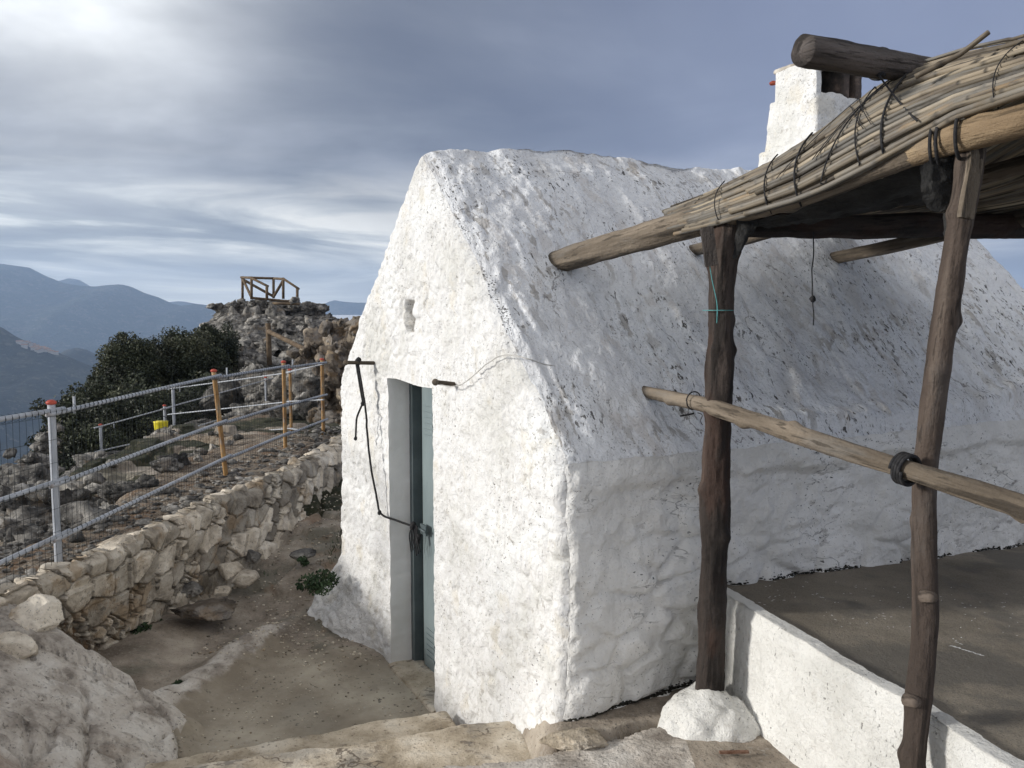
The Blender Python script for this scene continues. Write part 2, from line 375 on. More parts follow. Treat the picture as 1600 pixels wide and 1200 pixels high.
M['slabst'] = surf('flat_limestone', [(.3, (.27, .235, .20)), (.48, (.53, .48, .42)), (.7, (.68, .64, .58))], 3.5, 'obj', stretch=(1, 1, 2), layers=[(5, .58, .70, (.20, .165, .135), (1, 2.2, 1), .4), (1.3, .58, .70, (.26, .18, .12), O, .5), (45, .64, .72, (.09, .08, .07), O, .6)],
    bumps=[(6, .03), (24, .015), (80, .005)], rnd=.3, cracks=[(1.6, .022, (1, 1.5, 1), .9, (.05, .042, .036), .44), (5, .03, (1, 1.8, 1), .6, (.12, .095, .08), .52)])
M['dirt'] = surf('trodden_earth', [(.3, (.18, .148, .115)), (.5, (.30, .255, .205)), (.7, (.43, .375, .305))], 3, layers=[(40, .62, .70, (.34, .31, .27), O, .6), (70, .66, .72, (.05, .045, .04), O, .7), (1.2, .5, .65, (.13, .125, .095), O, .7), (1.8, .6, .72, (.26, .13, .06), O, .35)],
    bumps=[(12, .02), (50, .008)])
M['court'] = surf('old_concrete', [(.3, (.215, .18, .135)), (.5, (.31, .27, .21)), (.7, (.41, .365, .29))], 1.6, layers=[(1.1, .50, .64, (.26, .235, .19), O, .5), (55, .665, .72, (.40, .38, .34), O, .7, 3), (30, .66, .72, (.05, .045, .038), O, .8, 4), (7, .62, .70, (.24, .21, .17), O, .4)],
    bumps=[(9, .01), (60, .003)], rough=.8)
M['terr'] = surf('terrace_concrete', [(.3, (.145, .123, .092)), (.5, (.22, .19, .145)), (.7, (.30, .262, .205))], 1.2, layers=[(120, .54, .66, (.26, .235, .20), (1, 1, 1), .5), (160, .60, .68, (.05, .045, .04), O, .6), (1.5, .52, .66, (.10, .095, .085), O, .6)],
    bumps=[(90, .006), (25, .006)], rough=.85)
M['step'] = surf('worn_step_stone', [(.3, (.34, .28, .20)), (.5, (.56, .48, .37)), (.7, (.70, .63, .52))], 4, layers=[(12, .60, .67, (.10, .075, .055), (1, 1.5, 1), .75, 3), (60, .64, .71, (.12, .095, .075), O, .6), (3, .55, .7, (.27, .25, .22), O, .6)],
    bumps=[(8, .02), (30, .016), (90, .006)], cracks=[(2.6, .02, (1, 1, 1), .8, (.10, .075, .055), .52)])
M['grass'] = surf('dull_grass', [(.3, (.035, .035, .02)), (.5, (.045, .05, .025)), (.7, (.11, .095, .065))], 9, rnd=.4, bumps=((25, .05), (80, .02)))
M['leaf'] = surf('oak_leaf', [(.3, (.020, .026, .016)), (.5, (.042, .050, .028)), (.7, (.10, .10, .055))], .8, rough=.6, rnd=.75, bumps=())
M['trunk'] = surf('oak_bark', [(.3, (.05, .04, .03)), (.7, (.11, .09, .07))], 8)
M['gal'] = surf('galvanised_pipe', [(.3, (.32, .34, .37)), (.7, (.46, .48, .51))], 12, 'loc', (1, 1, .3), rough=.5, spec=.5, layers=[(6, .60, .70, (.26, .16, .08), (1, 1, .2), .5)])
M['orange'] = surf('rusty_orange_pipe', [(.3, (.22, .12, .05)), (.5, (.37, .21, .075)), (.7, (.33, .27, .19))], 10, 'loc', (1, 1, .3), rough=.6, layers=[(6, .50, .60, (.33, .33, .32), (1, 1, .2), .75)])
M['red'] = surf('red_plastic_cap', [(.3, (.38, .05, .03)), (.7, (.46, .09, .055))], 30, rough=.5)
M['yellow'] = surf('yellow_plastic', [(.3, (.62, .50, .02)), (.7, (.75, .64, .04))], 10, rough=.5, layers=[(14, .6, .66, (.2, .18, .06), O, .5)])
M['mesh'] = surf('green_wire', [(.3, (.018, .022, .024)), (.7, (.035, .04, .042))], 40, spec=.1)
M['railw'] = surf('railing_wood', [(.3, (.08, .055, .035)), (.7, (.17, .125, .08))], 6)
M['hill'] = surf('wooded_mountain', [(.3, (.035, .045, .035)), (.5, (.06, .072, .05)), (.7, (.13, .13, .105))], .004, layers=[(.018, .56, .66, (.19, .17, .14), O, .7), (.06, .5, .6, (.02, .03, .025), O, .8)], bumps=[(.006, 90.), (.02, 30.), (.08, 10.)])
M['hillb'] = surf('wooded_hill', [(.3, (.006, .009, .010)), (.5, (.016, .021, .018)), (.7, (.06, .06, .045))], .012, layers=[(.05, .58, .66, (.14, .13, .10), O, .5), (.12, .5, .58, (.018, .025, .018), O, .7)], bumps=[(.06, 5.), (.2, 2.)])
M['house'] = surf('white_house', [(.3, (.36, .34, .32)), (.7, (.5, .48, .46))], .1, bumps=())
M['roofr'] = surf('tiled_roof', [(.3, (.28, .17, .12)), (.7, (.38, .25, .18))], .3, bumps=())
M['cloud'] = surf('cloud_white', [(.3, (.8, .8, .8)), (.7, (.9, .9, .9))], .001, bumps=(), rough=1)
M['paint'] = surf('white_paint', [(.3, (.7, .7, .68)), (.7, (.82, .82, .8))], 30, bumps=())

# ================================================================== HUT
C0 = pw(885, 725, 3.6); C0 = np.array([C0[0], C0[1]])
Uv = np.array([.881, .472]); Uv /= np.linalg.norm(Uv); Vv = np.array([-Uv[1], Uv[0]])
ZR, ZL, ZA = -.655, -.47, .985                      # right eave, left eave, apex
NW, NA, SL = 3.42, 1.69, 4.72                       # width, ridge position, length
def hp(s, n, z):
    s, n, z = np.broadcast_arrays(np.asarray(s, float), np.asarray(n, float), np.asarray(z, float))
    return np.stack([C0[0] + s * Uv[0] + n * Vv[0], C0[1] + s * Uv[1] + n * Vv[1], z], -1)
def sn(P):
    d = np.asarray(P)[..., :2] - C0; return d @ Uv, d @ Vv
def ridge(s): return ZA + .135 * sst(np.asarray(s, float), 0, 1.1) + .02 * np.sin(np.asarray(s, float) * 2.3)
def roofz(s, n):
    t1 = np.clip(n / NA, 0, 1); t2 = np.clip((NW - n) / (NW - NA), 0, 1)
    return np.where(n <= NA, ZR + (ridge(s) - ZR) * t1 + .012 * np.sin(t1 * math.pi), ZL + (ridge(s) - ZL) * t2 + .012 * np.sin(t2 * math.pi))
hut = thing('whitewashed_hut', tuple(hp(0, 1.7, -2.3)), 'low whitewashed stone hut with steep pitched roof, narrow green-grey door and square chimney', 'hut')
def hdisp(P, amp=1.0):
    d = .020 * vnoise(P * 1.7, 2, 5) + .010 * vnoise(P * 5.5, 3, 9) + .008 * vnoise(P * 19, 3, 21)
    return P + d * amp
rr_ = .085
def edge_in(e, r=rr_): return .30 * r * np.clip(1 - e / r, 0, 1) ** 2
u3 = np.array([Uv[0], Uv[1], 0]); v3 = np.array([Vv[0], Vv[1], 0]); z3 = np.array([0, 0, 1.])
# gable wall: fan the grid so that its top row follows the roof line
DN0, DN1, DZ0, DZ1 = 1.50, 2.275, -2.42, -.437     # door opening on the gable
nn = np.concatenate([np.linspace(0, DN0, 131), np.linspace(DN0, DN1, 69)[1:], np.linspace(DN1, NW, 101)[1:]]); i0, i1 = 130, 198
KR, KT = 190, 130
top = roofz(0 * nn, nn); zb = DZ1 - .75 * (1 - sst(nn, .1, DN0)) - .45 * sst(nn, DN1, NW - .2) - .009 * np.sin((nn - DN0) / (DN1 - DN0) * 5.5 + .4) * sst(nn, DN0 - .1, DN0) * (1 - sst(nn, DN1, DN1 + .1))
low = np.linspace(0, 1, KR); up_ = np.linspace(0, 1, KT)[1:]
ZZ = np.concatenate([-2.75 + (zb[:, None] + 2.75) * low, zb[:, None] + (top - zb)[:, None] * up_], 1); NN = np.repeat(nn[:, None], ZZ.shape[1], 1)
wn = sst(NN, 1.765, 1.78) * (1 - sst(NN, 1.905, 1.92)) * sst(ZZ, -.115, -.10) * (1 - sst(ZZ, .075, .09))
GS = wn * .13
P = hp(GS, NN, ZZ)
smoothdoor = 1 - np.clip(sst(NN, DN0 - .10, DN0) * (1 - sst(NN, DN1, DN1 + .1)) * (1 - sst(ZZ, DZ1, DZ1 + .1)), 0, 1) * .62
# flare and whitewashed rubble towards the foot of the far corner
fl = sst(-ZZ, 1.85, 2.5) * sst(NN, 2.45, 3.3)
P = P - (fl * .27)[..., None] * u3 + (fl * .10)[..., None] * v3
fl2 = sst(-ZZ, 1.5, 2.2) * (1 - sst(NN, 0.0, .9))
P = P - (fl2 * .05)[..., None] * u3
flr = fl * (.10 * fbm(P * 3.3, 3, 71))
P = P - flr[..., None] * u3
# rounding
w1 = edge_in(NN); P = P + w1[..., None] * (u3 + v3)
w2 = edge_in(NW - NN); P = P + w2[..., None] * (u3 - v3)
er = (top[:, None] - ZZ) * .72; w3 = edge_in(er, .12); P = P + w3[..., None] * (u3 - z3 * .7)
apx = np.exp(-((NN - NA) / .16) ** 2) * np.exp(-((top[:, None] - ZZ) / .25) ** 2) * .015; P[..., 2] -= apx
loc = np.stack([GS, NN, ZZ], -1)
Pd = P + (hdisp(P, 1.0) - P) * smoothdoor[..., None]
# pits and scabs in the plaster
f1, f2, _ = vor(P * 7.0, 4)
msk = sst(vn(P * 1.6, 6), -.35, .35); pit = -.016 * np.exp(-((f1) / .16) ** 2) * msk + .009 * sst(f2 - f1, 0, .3) * (.25 + msk)
ln = .007 * fbm(P * 26, 3, 31) * (.35 + .9 * sst(vn(P * 2.3, 66), -.3, .3)) + .004 * np.abs(fbm(P * np.array([14, 14, 5.]), 3, 32))
edm = sst(NN, 0, .04) * sst(NW - NN, 0, .04) * sst(er, 0, .04)
Pd = Pd - ((pit + ln) * smoothdoor * edm)[..., None] * u3
m_, k_ = NN.shape; Fg = gridF(m_, k_); ci, cj = Fg[:, 0] // k_, Fg[:, 0] % k_
mesh_obj('gable_wall', Pd.reshape(-1, 3), [Fg[~((ci >= i0) & (ci < i1) & (cj < KR - 1))]], M['gable'], hut, True, {'loc': loc.reshape(-1, 3)})
loop = np.concatenate([Pd[i0, :KR], Pd[i0 + 1:i1, KR - 1], Pd[i1, :KR][::-1]])
dd_ = np.linspace(0, .27, 20); W_ = loop[:, None] + dd_[None, :, None] * u3
W_ = W_ + (.007 * vnoise(W_ * 5, 2, 3) + .003 * vnoise(W_ * 22, 2, 4)) * (dd_ > 0)[None, :, None]
mesh_obj('door_reveal', W_.reshape(-1, 3), [gridF(len(loop), 20)[:, ::-1]], M['jamb'], hut, True, {'loc': W_.reshape(-1, 3)})
# facing side wall
def sidewall(name, n0, sgn, ztop, mat, ns, nz, bulge):
    S, T = np.meshgrid(np.linspace(0, SL, ns), np.linspace(0, 1, nz), indexing='ij'); Z = -2.75 + (ztop + 2.75) * T
    P = hp(S, n0 + 0 * S, Z)
    w = edge_in(S)[..., None] * (u3 + sgn * v3); w += edge_in(SL - S)[..., None] * (-u3 + sgn * v3); P = P + w
    P = P + edge_in(ztop - Z, .12)[..., None] * (sgn * v3 * .5 - z3 * 0)
    k0 = np.clip(1 - S / .3, 0, 1) ** 2 * sst(-Z, 1.5, 2.2) * .05; P = P - k0[..., None] * u3
    # the lower wall steps out under the roof render
    st = sst(ztop + .04 * fbm(np.stack([S * 2, S * 0, S * 0], -1), 2, 8) - Z, .10, .16) * .035 * sst(S, .05, .4) * sst(ztop - Z, 0, .1)
    P = P + (sgn * st)[..., None] * v3
    d = hdisp(P, 1.0) - P
    b = bulge * fbm(np.stack([S * 2.2, Z * 4.5, S * 0], -1), 3, 41) * sst(S, 0, .2) * sst(ztop - Z, 0, .15)
    f1, f2, _ = vor(np.stack([S * 3.2, Z * 5.5, S * 0], -1), 14)
    b = b + (.012 + .022 * sst(-Z, .9, 1.3)) * sst(f2 - f1, .0, .22) * sst(S, 0, .12) * sst(ztop - Z, 0.02, .12) * (.35 + .65 * sst(vn(np.stack([S * .9, Z * 1.3, S * 0], -1), 77), -.3, .3)) + .007 * fbm(np.stack([S * 17, Z * 22, S * 0], -1), 3, 42)
    P = P + d - (sgn * b)[..., None] * v3
    F = gridF(ns, nz); F = F if sgn > 0 else F[:, ::-1]
    return mesh_obj(name, P.reshape(-1, 3), [F], mat, hut, True, {'loc': np.stack([S, n0 + 0 * S, Z], -1).reshape(-1, 3)})
sidewall('side_wall', 0, 1, ZR, M['side'], 380, 170, .035)
sidewall('side_wall', NW, -1, ZL, M['side'], 160, 70, .02)
# far gable
S0 = np.linspace(0, NW, 90); a_, b_ = np.meshgrid(S0, np.linspace(0, 1, 90), indexing='ij')
tz = roofz(SL + 0 * S0, S0)[:, None]; Z = -2.75 + (tz + 2.75) * b_
P = hp(SL + 0 * a_, a_, Z); P = P + edge_in(a_)[..., None] * (-u3 + v3) + edge_in(NW - a_)[..., None] * (-u3 - v3) + edge_in((tz - Z) * .72, .12)[..., None] * (-u3 - .7 * z3)
mesh_obj('gable_wall', hdisp(P).reshape(-1, 3), [gridF(90, 90)[:, ::-1]], M['side'], hut, True, {'loc': np.stack([SL + 0 * a_, a_, Z], -1).reshape(-1, 3)})
# roof: both slopes as one crusted sheet
ns, nn_ = 430, 330
S, Nn = np.meshgrid(np.linspace(0, SL, ns), np.linspace(0, NW, nn_), indexing='ij'); Z = roofz(S, Nn)
P = hp(S, Nn, Z)
P = P + edge_in(S, .12)[..., None] * (u3 - .7 * z3) + edge_in(SL - S, .12)[..., None] * (-u3 - .7 * z3)
P = P + (edge_in(S) * (Nn < .001))[..., None] * v3 + (edge_in(Nn, .12) * .5)[..., None] * v3
P[..., 2] -= .015 * np.exp(-((Nn - NA) / .16) ** 2) * (1 + 2.5 * sst(S, .1, .6))
inner = sst(S, 0, .15) * sst(SL - S, 0, .15) * sst(Nn, 0, .12) * sst(NW - Nn, 0, .12)
slope_n = np.where((Nn <= NA)[..., None], (-v3 * .68 + z3 * .73), (v3 * .68 + z3 * .73))
wl = np.stack([S * 1.0, Nn * .55, 0 * S], -1)
q = .035 * fbm(wl * 2.2, 3, 61) + .018 * fbm(np.stack([S * 7, Nn * 3.2, 0 * S], -1), 3, 63) + .007 * fbm(np.stack([S * 24, Nn * 14, 0 * S], -1), 3, 65)
f1, f2, _ = vor(np.stack([S * 4.2 + Nn * 1.2, Nn * 2.6, 0 * S], -1) + .5 * vnoise(wl * 3, 2, 5), 15)
q = q + .018 * sst(f2 - f1, 0, .3) * sst(vn(wl * 1.1, 19), -.5, .3)
# lip of render where the old steeper pitch changes
q = q + .04 * np.exp(-((Nn - .10 - .05 * np.sin(S * 2.1)) / .05) ** 2) * sst(S, .9, 1.6)
ends = hdisp(P) - P
P = P + ends + (q * inner)[..., None] * slope_n
roof = mesh_obj('roof', P.reshape(-1, 3), [gridF(ns, nn_)], M['roof'], hut, True, {'loc': np.stack([S, Nn, Z], -1).reshape(-1, 3)})

# door leaf set in the recess, its frame, louvres, bolt
AXH = np.array([Vv.tolist() + [0], Uv.tolist() + [0], [0, 0, 1]])      # along the gable, into the hut, up
def hbox(s, n, z, hn, hs, hz, mb, r=.003, amp=.0, seed=0, res=.2):
    V, F = rough_box(hp(s, n, z), AXH, (hn, hs, hz), None, r, res, amp, 6, seed); mb.add(V, F)
mb = MB(); hbox(.212, 1.825, -1.42, .325, .018, .99, mb); door = mb.build('door', M['door'], hut)
mb = MB()
hbox(.185, 2.245, -1.44, .030, .035, 1.02, mb); hbox(.235, 2.18, -1.44, .05, .008, 1.02, mb); hbox(.190, 1.513, -1.44, .018, .03, 1.01, mb); hbox(.190, 1.86, -.455, .37, .03, .022, mb)
mb.build('door_frame', M['dframe'], door)
for z0 in (-.62, -2.14):
    for k in range(6):
        mb = MB(); V, F = rough_box(hp(.192, 2.02, z0 - k * .038), AXH, (.07, .007, .011), None, .004, .05, 0); mb.add(V, F)
        mb.build('louvre', M['door'], door)
mb = MB(); hbox(.160, 2.05, -1.44, .05, .008, .035, mb); V, F, l = tube([hp(.145, 2.13, -1.44), hp(.145, 1.98, -1.44)], .008, 8); mb.add(V, F, l); mb.build('bolt', M['dframe'], door)
mb = MB(); V, F, l = tube([hp(.13, 2.06, -1.47), hp(.12, 2.06, -1.53)], .016, 10); mb.add(V, F, l); mb.build('padlock', M['black'], door)
mb = MB(); V, F = rough_box(hp(.10, 1.89, -2.455), AXH, (.40, .13, .045), None, .02, .03, .012, 7, 4); mb.add(V, F); mb.build('threshold', M['step'], hut)
mb = MB(); V, F = rough_box(hp(.115, 1.843, -.012), AXH, (.062, .012, .082), None, .006, .03, .008, 7, 5); mb.add(V, F); mb.build('wall_niche', M['step'], hut)
# wooden pegs beside the door
for (a, b, r, nm) in ((hp(.05, 2.50, -.345), hp(-.21, 2.53, -.335), .014, 'left'), (hp(.05, 1.15, -.40), hp(-.12, 1.17, -.375), .014, 'right')):
    V, F, l = tube(lerp_path([a, b], .02), .014, 10, 3, .15); mb = MB(); mb.add(V, F, l)
    V, F = rock(b, (.02, .02, .02), 4, 2, 3); mb.add(V, F); mb.build('peg', M['wood'], hut)

# chimney standing on the ridge
CH = hp(3.33, 1.66, 0)
def cbox(s0, s1, n0, n1, z0, z1, mb, tp=(1, 1), amp=.012, seed=0, r=.03, res=.02):
    c = hp((s0 + s1) / 2, (n0 + n1) / 2, (z0 + z1) / 2); ax = np.array([u3, v3, z3])
    h = ((s1 - s0) / 2, (n1 - n0) / 2, (z1 - z0) / 2)
    V, F = rough_box(c, ax, h, (h[0] * tp[0], h[1] * tp[1]), r, res, amp, 7, seed)
    s, n = sn(V); mb.add(V, F, np.stack([s, n, V[:, 2]], -1))
mb = MB()
cbox(3.26, 3.92, 1.62, 2.32, .72, 1.37, mb, (.93, .88), .035, 3, .05)
cbox(3.30, 3.89, 1.66, 2.24, 1.30, 1.74, mb, (.93, .86), .028, 4, .04)
cbox(3.33, 3.40, 1.70, 2.15, 1.70, 1.985, mb, (1, .96), .012, 5, .02)
cbox(3.40, 3.85, 2.05, 2.15, 1.70, 1.985, mb, (1, 1), .012, 6, .02)
chim = mb.build('chimney', M['gable'], roof)
mb = MB(); cbox(3.63, 3.70, 1.70, 2.10, 1.70, 1.975, mb, (1, 1), .012, 7, .02); cbox(3.37, 3.64, 1.98, 2.08, 1.70, 1.97, mb, (1, 1), .01, 8, .02); cbox(3.78, 3.85, 1.70, 2.10, 1.68, 1.975, mb, (1, 1), .014, 9, .02); mb.build('flue_opening', M['soot'], chim)
mb = MB(); cbox(3.33, 3.86, 1.70, 2.17, 1.965, 2.01, mb, (.98, .98), .02, 10, .02); mb.build('chimney_cap', M['capst'], chim)
mb = MB(); V, F = rock(hp(3.35, 2.17, 1.90), (.032, .035, .02), 5, 3, 6); mb.add(V, F); mb.build('tile_shard', M['tile'], chim)

# ropes and wire round the door
def rope(name, pts, r, mat, label, cat, step=.012, n=7, group=None, parent=None):
    P = smooth_path(pts, step); P = P + vnoise(P * 14, 2, len(pts)) * .004
    V, F, l = tube(P, r, n); mb = MB(); mb.add(V, F, l); return mb
mb = rope('rope', [hp(-.13, 2.52, -.33), hp(-.12, 2.50, -.42), hp(-.10, 2.47, -.60), hp(-.09, 2.45, -.80), hp(-.08, 2.42, -1.05), hp(-.06, 2.38, -1.22), hp(-.05, 2.35, -1.34), hp(-.04, 2.30, -1.38), hp(.02, 2.25, -1.395), hp(.12, 2.13, -1.43)], .0075, None, '', '')
V, F, l = tube(smooth_path([hp(-.13, 2.54, -.33), hp(-.12, 2.515, -.45), hp(-.10, 2.49, -.62)], .012), .012, 7); mb.add(V, F, l)
V, F, l = tube(smooth_path([hp(-.11, 2.485, -.62), hp(-.14, 2.53, -.72), hp(-.14, 2.555, -.86)], .012), .007, 7); mb.add(V, F, l)
for c, r in ((hp(-.12, 2.53, -.33), .026), (hp(-.14, 2.555, -.87), .014), (hp(-.05, 2.33, -1.36), .016), (hp(.12, 2.14, -1.43), .026), (hp(-.105, 2.49, -.62), .017)):
    V, F = rock(c, (r, r, r * 1.1), 7, 2, 2, .2); mb.add(V, F)
for k in range(6):
    x = .015 * (k - 2.5); V, F, l = tube(smooth_path([hp(.13, 2.13 + x, -1.42), hp(.11, 2.12 + x * 2, -1.50), hp(.12, 2.10 + x * 2.2, -1.58 - .02 * (k % 3))], .01), .0045, 6); mb.add(V, F, l)
tag(mb.build('door_cord', M['black']), 'black cord hanging from the peg left of the door and tied across to its bolt', 'cord')
mb = rope('wire', [hp(-.10, 1.17, -.385), hp(-.08, 1.10, -.40), hp(-.05, 1.00, -.385), hp(-.05, .85, -.33), hp(-.05, .70, -.26), hp(-.05, .55, -.205), hp(-.04, .42, -.195), hp(-.0, .32, -.215), hp(.12, .37, -.245), hp(.25, .42, -.26)], .0028, None, '', '')
tag(mb.build('thin_wire', M['wire']), 'thin pale wire looping from the right-hand peg to the edge of the roof', 'wire')

# ================================================================== TERRACE with its white retaining wall
def zt(X, Y):
    s, n = sn(np.stack(np.broadcast_arrays(X, Y), -1)); return -1.345 - .055 * np.clip(s - .9, -1.5, 4)
T0 = pz(1138, 944, -1.37)[:2]; T1 = pz(1600, 1200, -1.30)[:2]; TD = (T1 - T0) / np.linalg.norm(T1 - T0); TP = np.array([-TD[1], TD[0]])   # TP points right, away from the forecourt
if TP[0] < 0: TP = -TP
T0 = T0 - TD * 1.7
a_, b_ = np.meshgrid(np.linspace(0, 5.7, 300), np.linspace(0, 7.0, 330), indexing='ij')
XY = T0 + a_[..., None] * TD + b_[..., None] * TP
Z = zt(XY[..., 0], XY[..., 1]) + .006 * fbm(np.concatenate([XY * 1.5, 0 * XY[..., :1]], -1), 3, 4)
P = np.concatenate([XY, Z[..., None]], -1); P[..., 2] -= .02 * np.exp(-b_ / .03)
tag(mesh_obj('terrace_floor', P.reshape(-1, 3), [gridF(300, 330)[:, ::-1]], M['terr']), kind='structure')
# wall: strip from its foot up over the coping
a1 = np.linspace(1.3, 5.7, 420); prof = [(-.03, -2.6)] + [(-.03 + .00 * k, -2.6 + k * .0135) for k in range(1, 90)]
nz = 100; A_, K_ = np.meshgrid(a1, np.linspace(0, 1, nz), indexing='ij')
XY0 = T0 + A_[..., None] * TD; ztop = zt(XY0[..., 0], XY0[..., 1]) + .012
hgt = np.clip(K_ / .9, 0, 1); back = np.clip((K_ - .9) / .1, 0, 1) * .07
Z = -2.4 + (ztop + 2.4) * hgt; off = -.015 - .05 * (1 - hgt) + back
off = off + .02 * np.clip((hgt - .95) / .05, 0, 1) * (back <= 0)
P = np.concatenate([XY0 + off[..., None] * TP, Z[..., None]], -1)
tp3 = np.array([TP[0], TP[1], 0])
rgh = .014 * fbm(P * 3, 3, 51) + .008 * fbm(P * 14, 3, 53) + .004 * fbm(P * 45, 2, 55)
P = P - (rgh * (back < .5))[..., None] * tp3; P[..., 2] += .008 * fbm(P * 5, 3, 57)
M['terrwall'] = surf('limewash_terrace_wall', [(.3, (.68, .67, .63)), (.5, (.79, .78, .74)), (.7, (.85, .84, .80))], 2.2, 'loc',
    layers=[(14, .62, .74, (.50, .46, .40), O, .35, 4), (60, .66, .74, (.10, .09, .08), (1, 1, .6), .75, 5)], bumps=[(12, .025), (40, .015), (110, .006)])
tag(mesh_obj('retaining_wall', P.reshape(-1, 3), [gridF(420, nz)[:, ::-1]], M['terrwall'], None, True, {'loc': P.reshape(-1, 3)}), 'low white-painted retaining wall holding up the concrete terrace beside the hut', 'wall')
# dark moss along the foot of the side wall
SW = [o for o in bpy.data.objects if o.name == 'side_wall'][0]; rng = np.random.RandomState(12); mb = MB()
for k in range(1500):
    s_ = rng.uniform(.02, 4.6) if k > 260 else rng.uniform(.0, .85); z_ = float(zt(*hp(s_, 0, 0)[:2])) if s_ > .85 else -1.83
    if vn(np.array([[s_ * 3.5, 1., 2.]]), 5)[0] < -.35 + .7 * (rng.rand() - .5): continue
    dz = abs(rng.normal()) * .008; o_ = Vector(hp(s_, -.7, z_ + dz)) - wloc(SW); ht, pos, _, _ = SW.ray_cast(o_, Vector(v3))
    if not ht: continue
    p = np.array(pos + wloc(SW)); r = rng.uniform(.003, .010); V, F = rock(p, (r * 1.3, r * .6, r * .6), k, 1, 2, .2); mb.add(V, F, V, rng.rand())
for k in range(700):                              # dark crumbs for the pits along the near verge of the roof
    n_ = rng.uniform(.35, 1.68); cl = vn(np.array([[n_ * 6., 3., 1.]]), 15)[0]
    if cl < .15 + .5 * (rng.rand() - .5): continue
    o_ = Vector(hp(abs(rng.normal()) * .025 + .012, n_, 2.0)) - wloc(roof); ht, pos, _, _ = roof.ray_cast(o_, Vector((0, 0, -1)))
    if ht: p = np.array(pos + wloc(roof)); r = rng.uniform(.002, .006); V, F = rock(p, (r, r, r * .5), k, 1, 2, .2); mb.add(V, F, V, rng.rand())
M['moss'] = surf('dark_moss', [(.3, (.012, .012, .009)), (.7, (.045, .042, .032))], 40, bumps=())
tag(mb.build('moss', M['moss']), 'crust of black moss along the wall foot and dark crumbs along the near roof verge of the hut', 'moss', kind='stuff')
# paint flecks on the terrace
rng = random.Random(5); mb = MB()
def fleck(x, y, a, l, wd):
    n = 7; t = np.linspace(0, 2 * math.pi, n, endpoint=False); r = np.array([1 + .3 * rng.uniform(-1, 1) for _ in range(n)])
    p = np.stack([x + r * (l * np.cos(t) * math.cos(a) - wd * np.sin(t) * math.sin(a)), y + r * (l * np.cos(t) * math.sin(a) + wd * np.sin(t) * math.cos(a))], -1)
    z = zt(p[:, 0], p[:, 1]) + .010; V = np.concatenate([np.concatenate([p, z[:, None]], 1), [[x, y, z.mean() + .001]]]); V[:, 2] += .002
    i = np.arange(n); mb.add(V, [np.stack([np.full(n, n), i, (i + 1) % n], -1)])
for k in range(9):
    c = pz(1488 + k * 5.6, 1035 + k * 1.8, -1.42); fleck(c[0], c[1], -.3, rng.uniform(.006, .016), .004)
for k in range(5):
    c = pz(1488 + rng.uniform(0, 14), 1018 + k * 3, -1.42); fleck(c[0], c[1], rng.uniform(-1, 1), rng.uniform(.004, .01), .003)
for k in range(110):
    c = pz(rng.uniform(1180, 1600), rng.uniform(925, 1010), -1.42); fleck(c[0], c[1], rng.uniform(-1, 1), rng.uniform(.002, .009), .002)
tag(mb.build('paint_flecks', M['paint']), 'dried splashes of white paint scattered over the terrace concrete', 'paint splashes', kind='stuff')

# ================================================================== NEAR GROUND
ZF = -2.43                                           # forecourt level
E1a, E1b = pz(300, 1176, -2.27)[:2], pz(700, 1104, -2.27)[:2]      # first step edge
E2a, E2b = pz(330, 1190, -2.01)[:2], pz(812, 1116, -2.01)[:2]      # second
def side_of(X, Y, a, b):                            # >0 on the camera side of the line a-b
    d = (b - a) / np.linalg.norm(b - a); n = np.array([d[1], -d[0]])
    return (X - a[0]) * n[0] + (Y - a[1]) * n[1]
s1, s2, s3 = pz(190, 1052, -2.10), pz(310, 1172, -2.41), pz(0, 1150, -1.93)
sn_ = np.cross(s2 - s1, s3 - s1); sn_ /= sn_[2]
b1, b2 = pz(0, 1006, -1.95)[:2], pz(190, 1050, -2.10)[:2]
def on_slab(px, py):
    r = ray(px, py); return (r * (s1 @ sn_ / (r @ sn_)))[:2]
CR = [[on_slab(*p) for p in l] for l in ([(122, 1058), (134, 1075), (130, 1098), (139, 1118), (133, 1145), (137, 1165), (130, 1200), (128, 1240)], [(136, 1168), (158, 1178), (185, 1192), (200, 1215)], [(84, 1124), (110, 1132), (137, 1130)], [(138, 1090), (155, 1102)], [(40, 1128), (46, 1160), (42, 1200)], [(60, 1040), (95, 1052), (122, 1058)])]
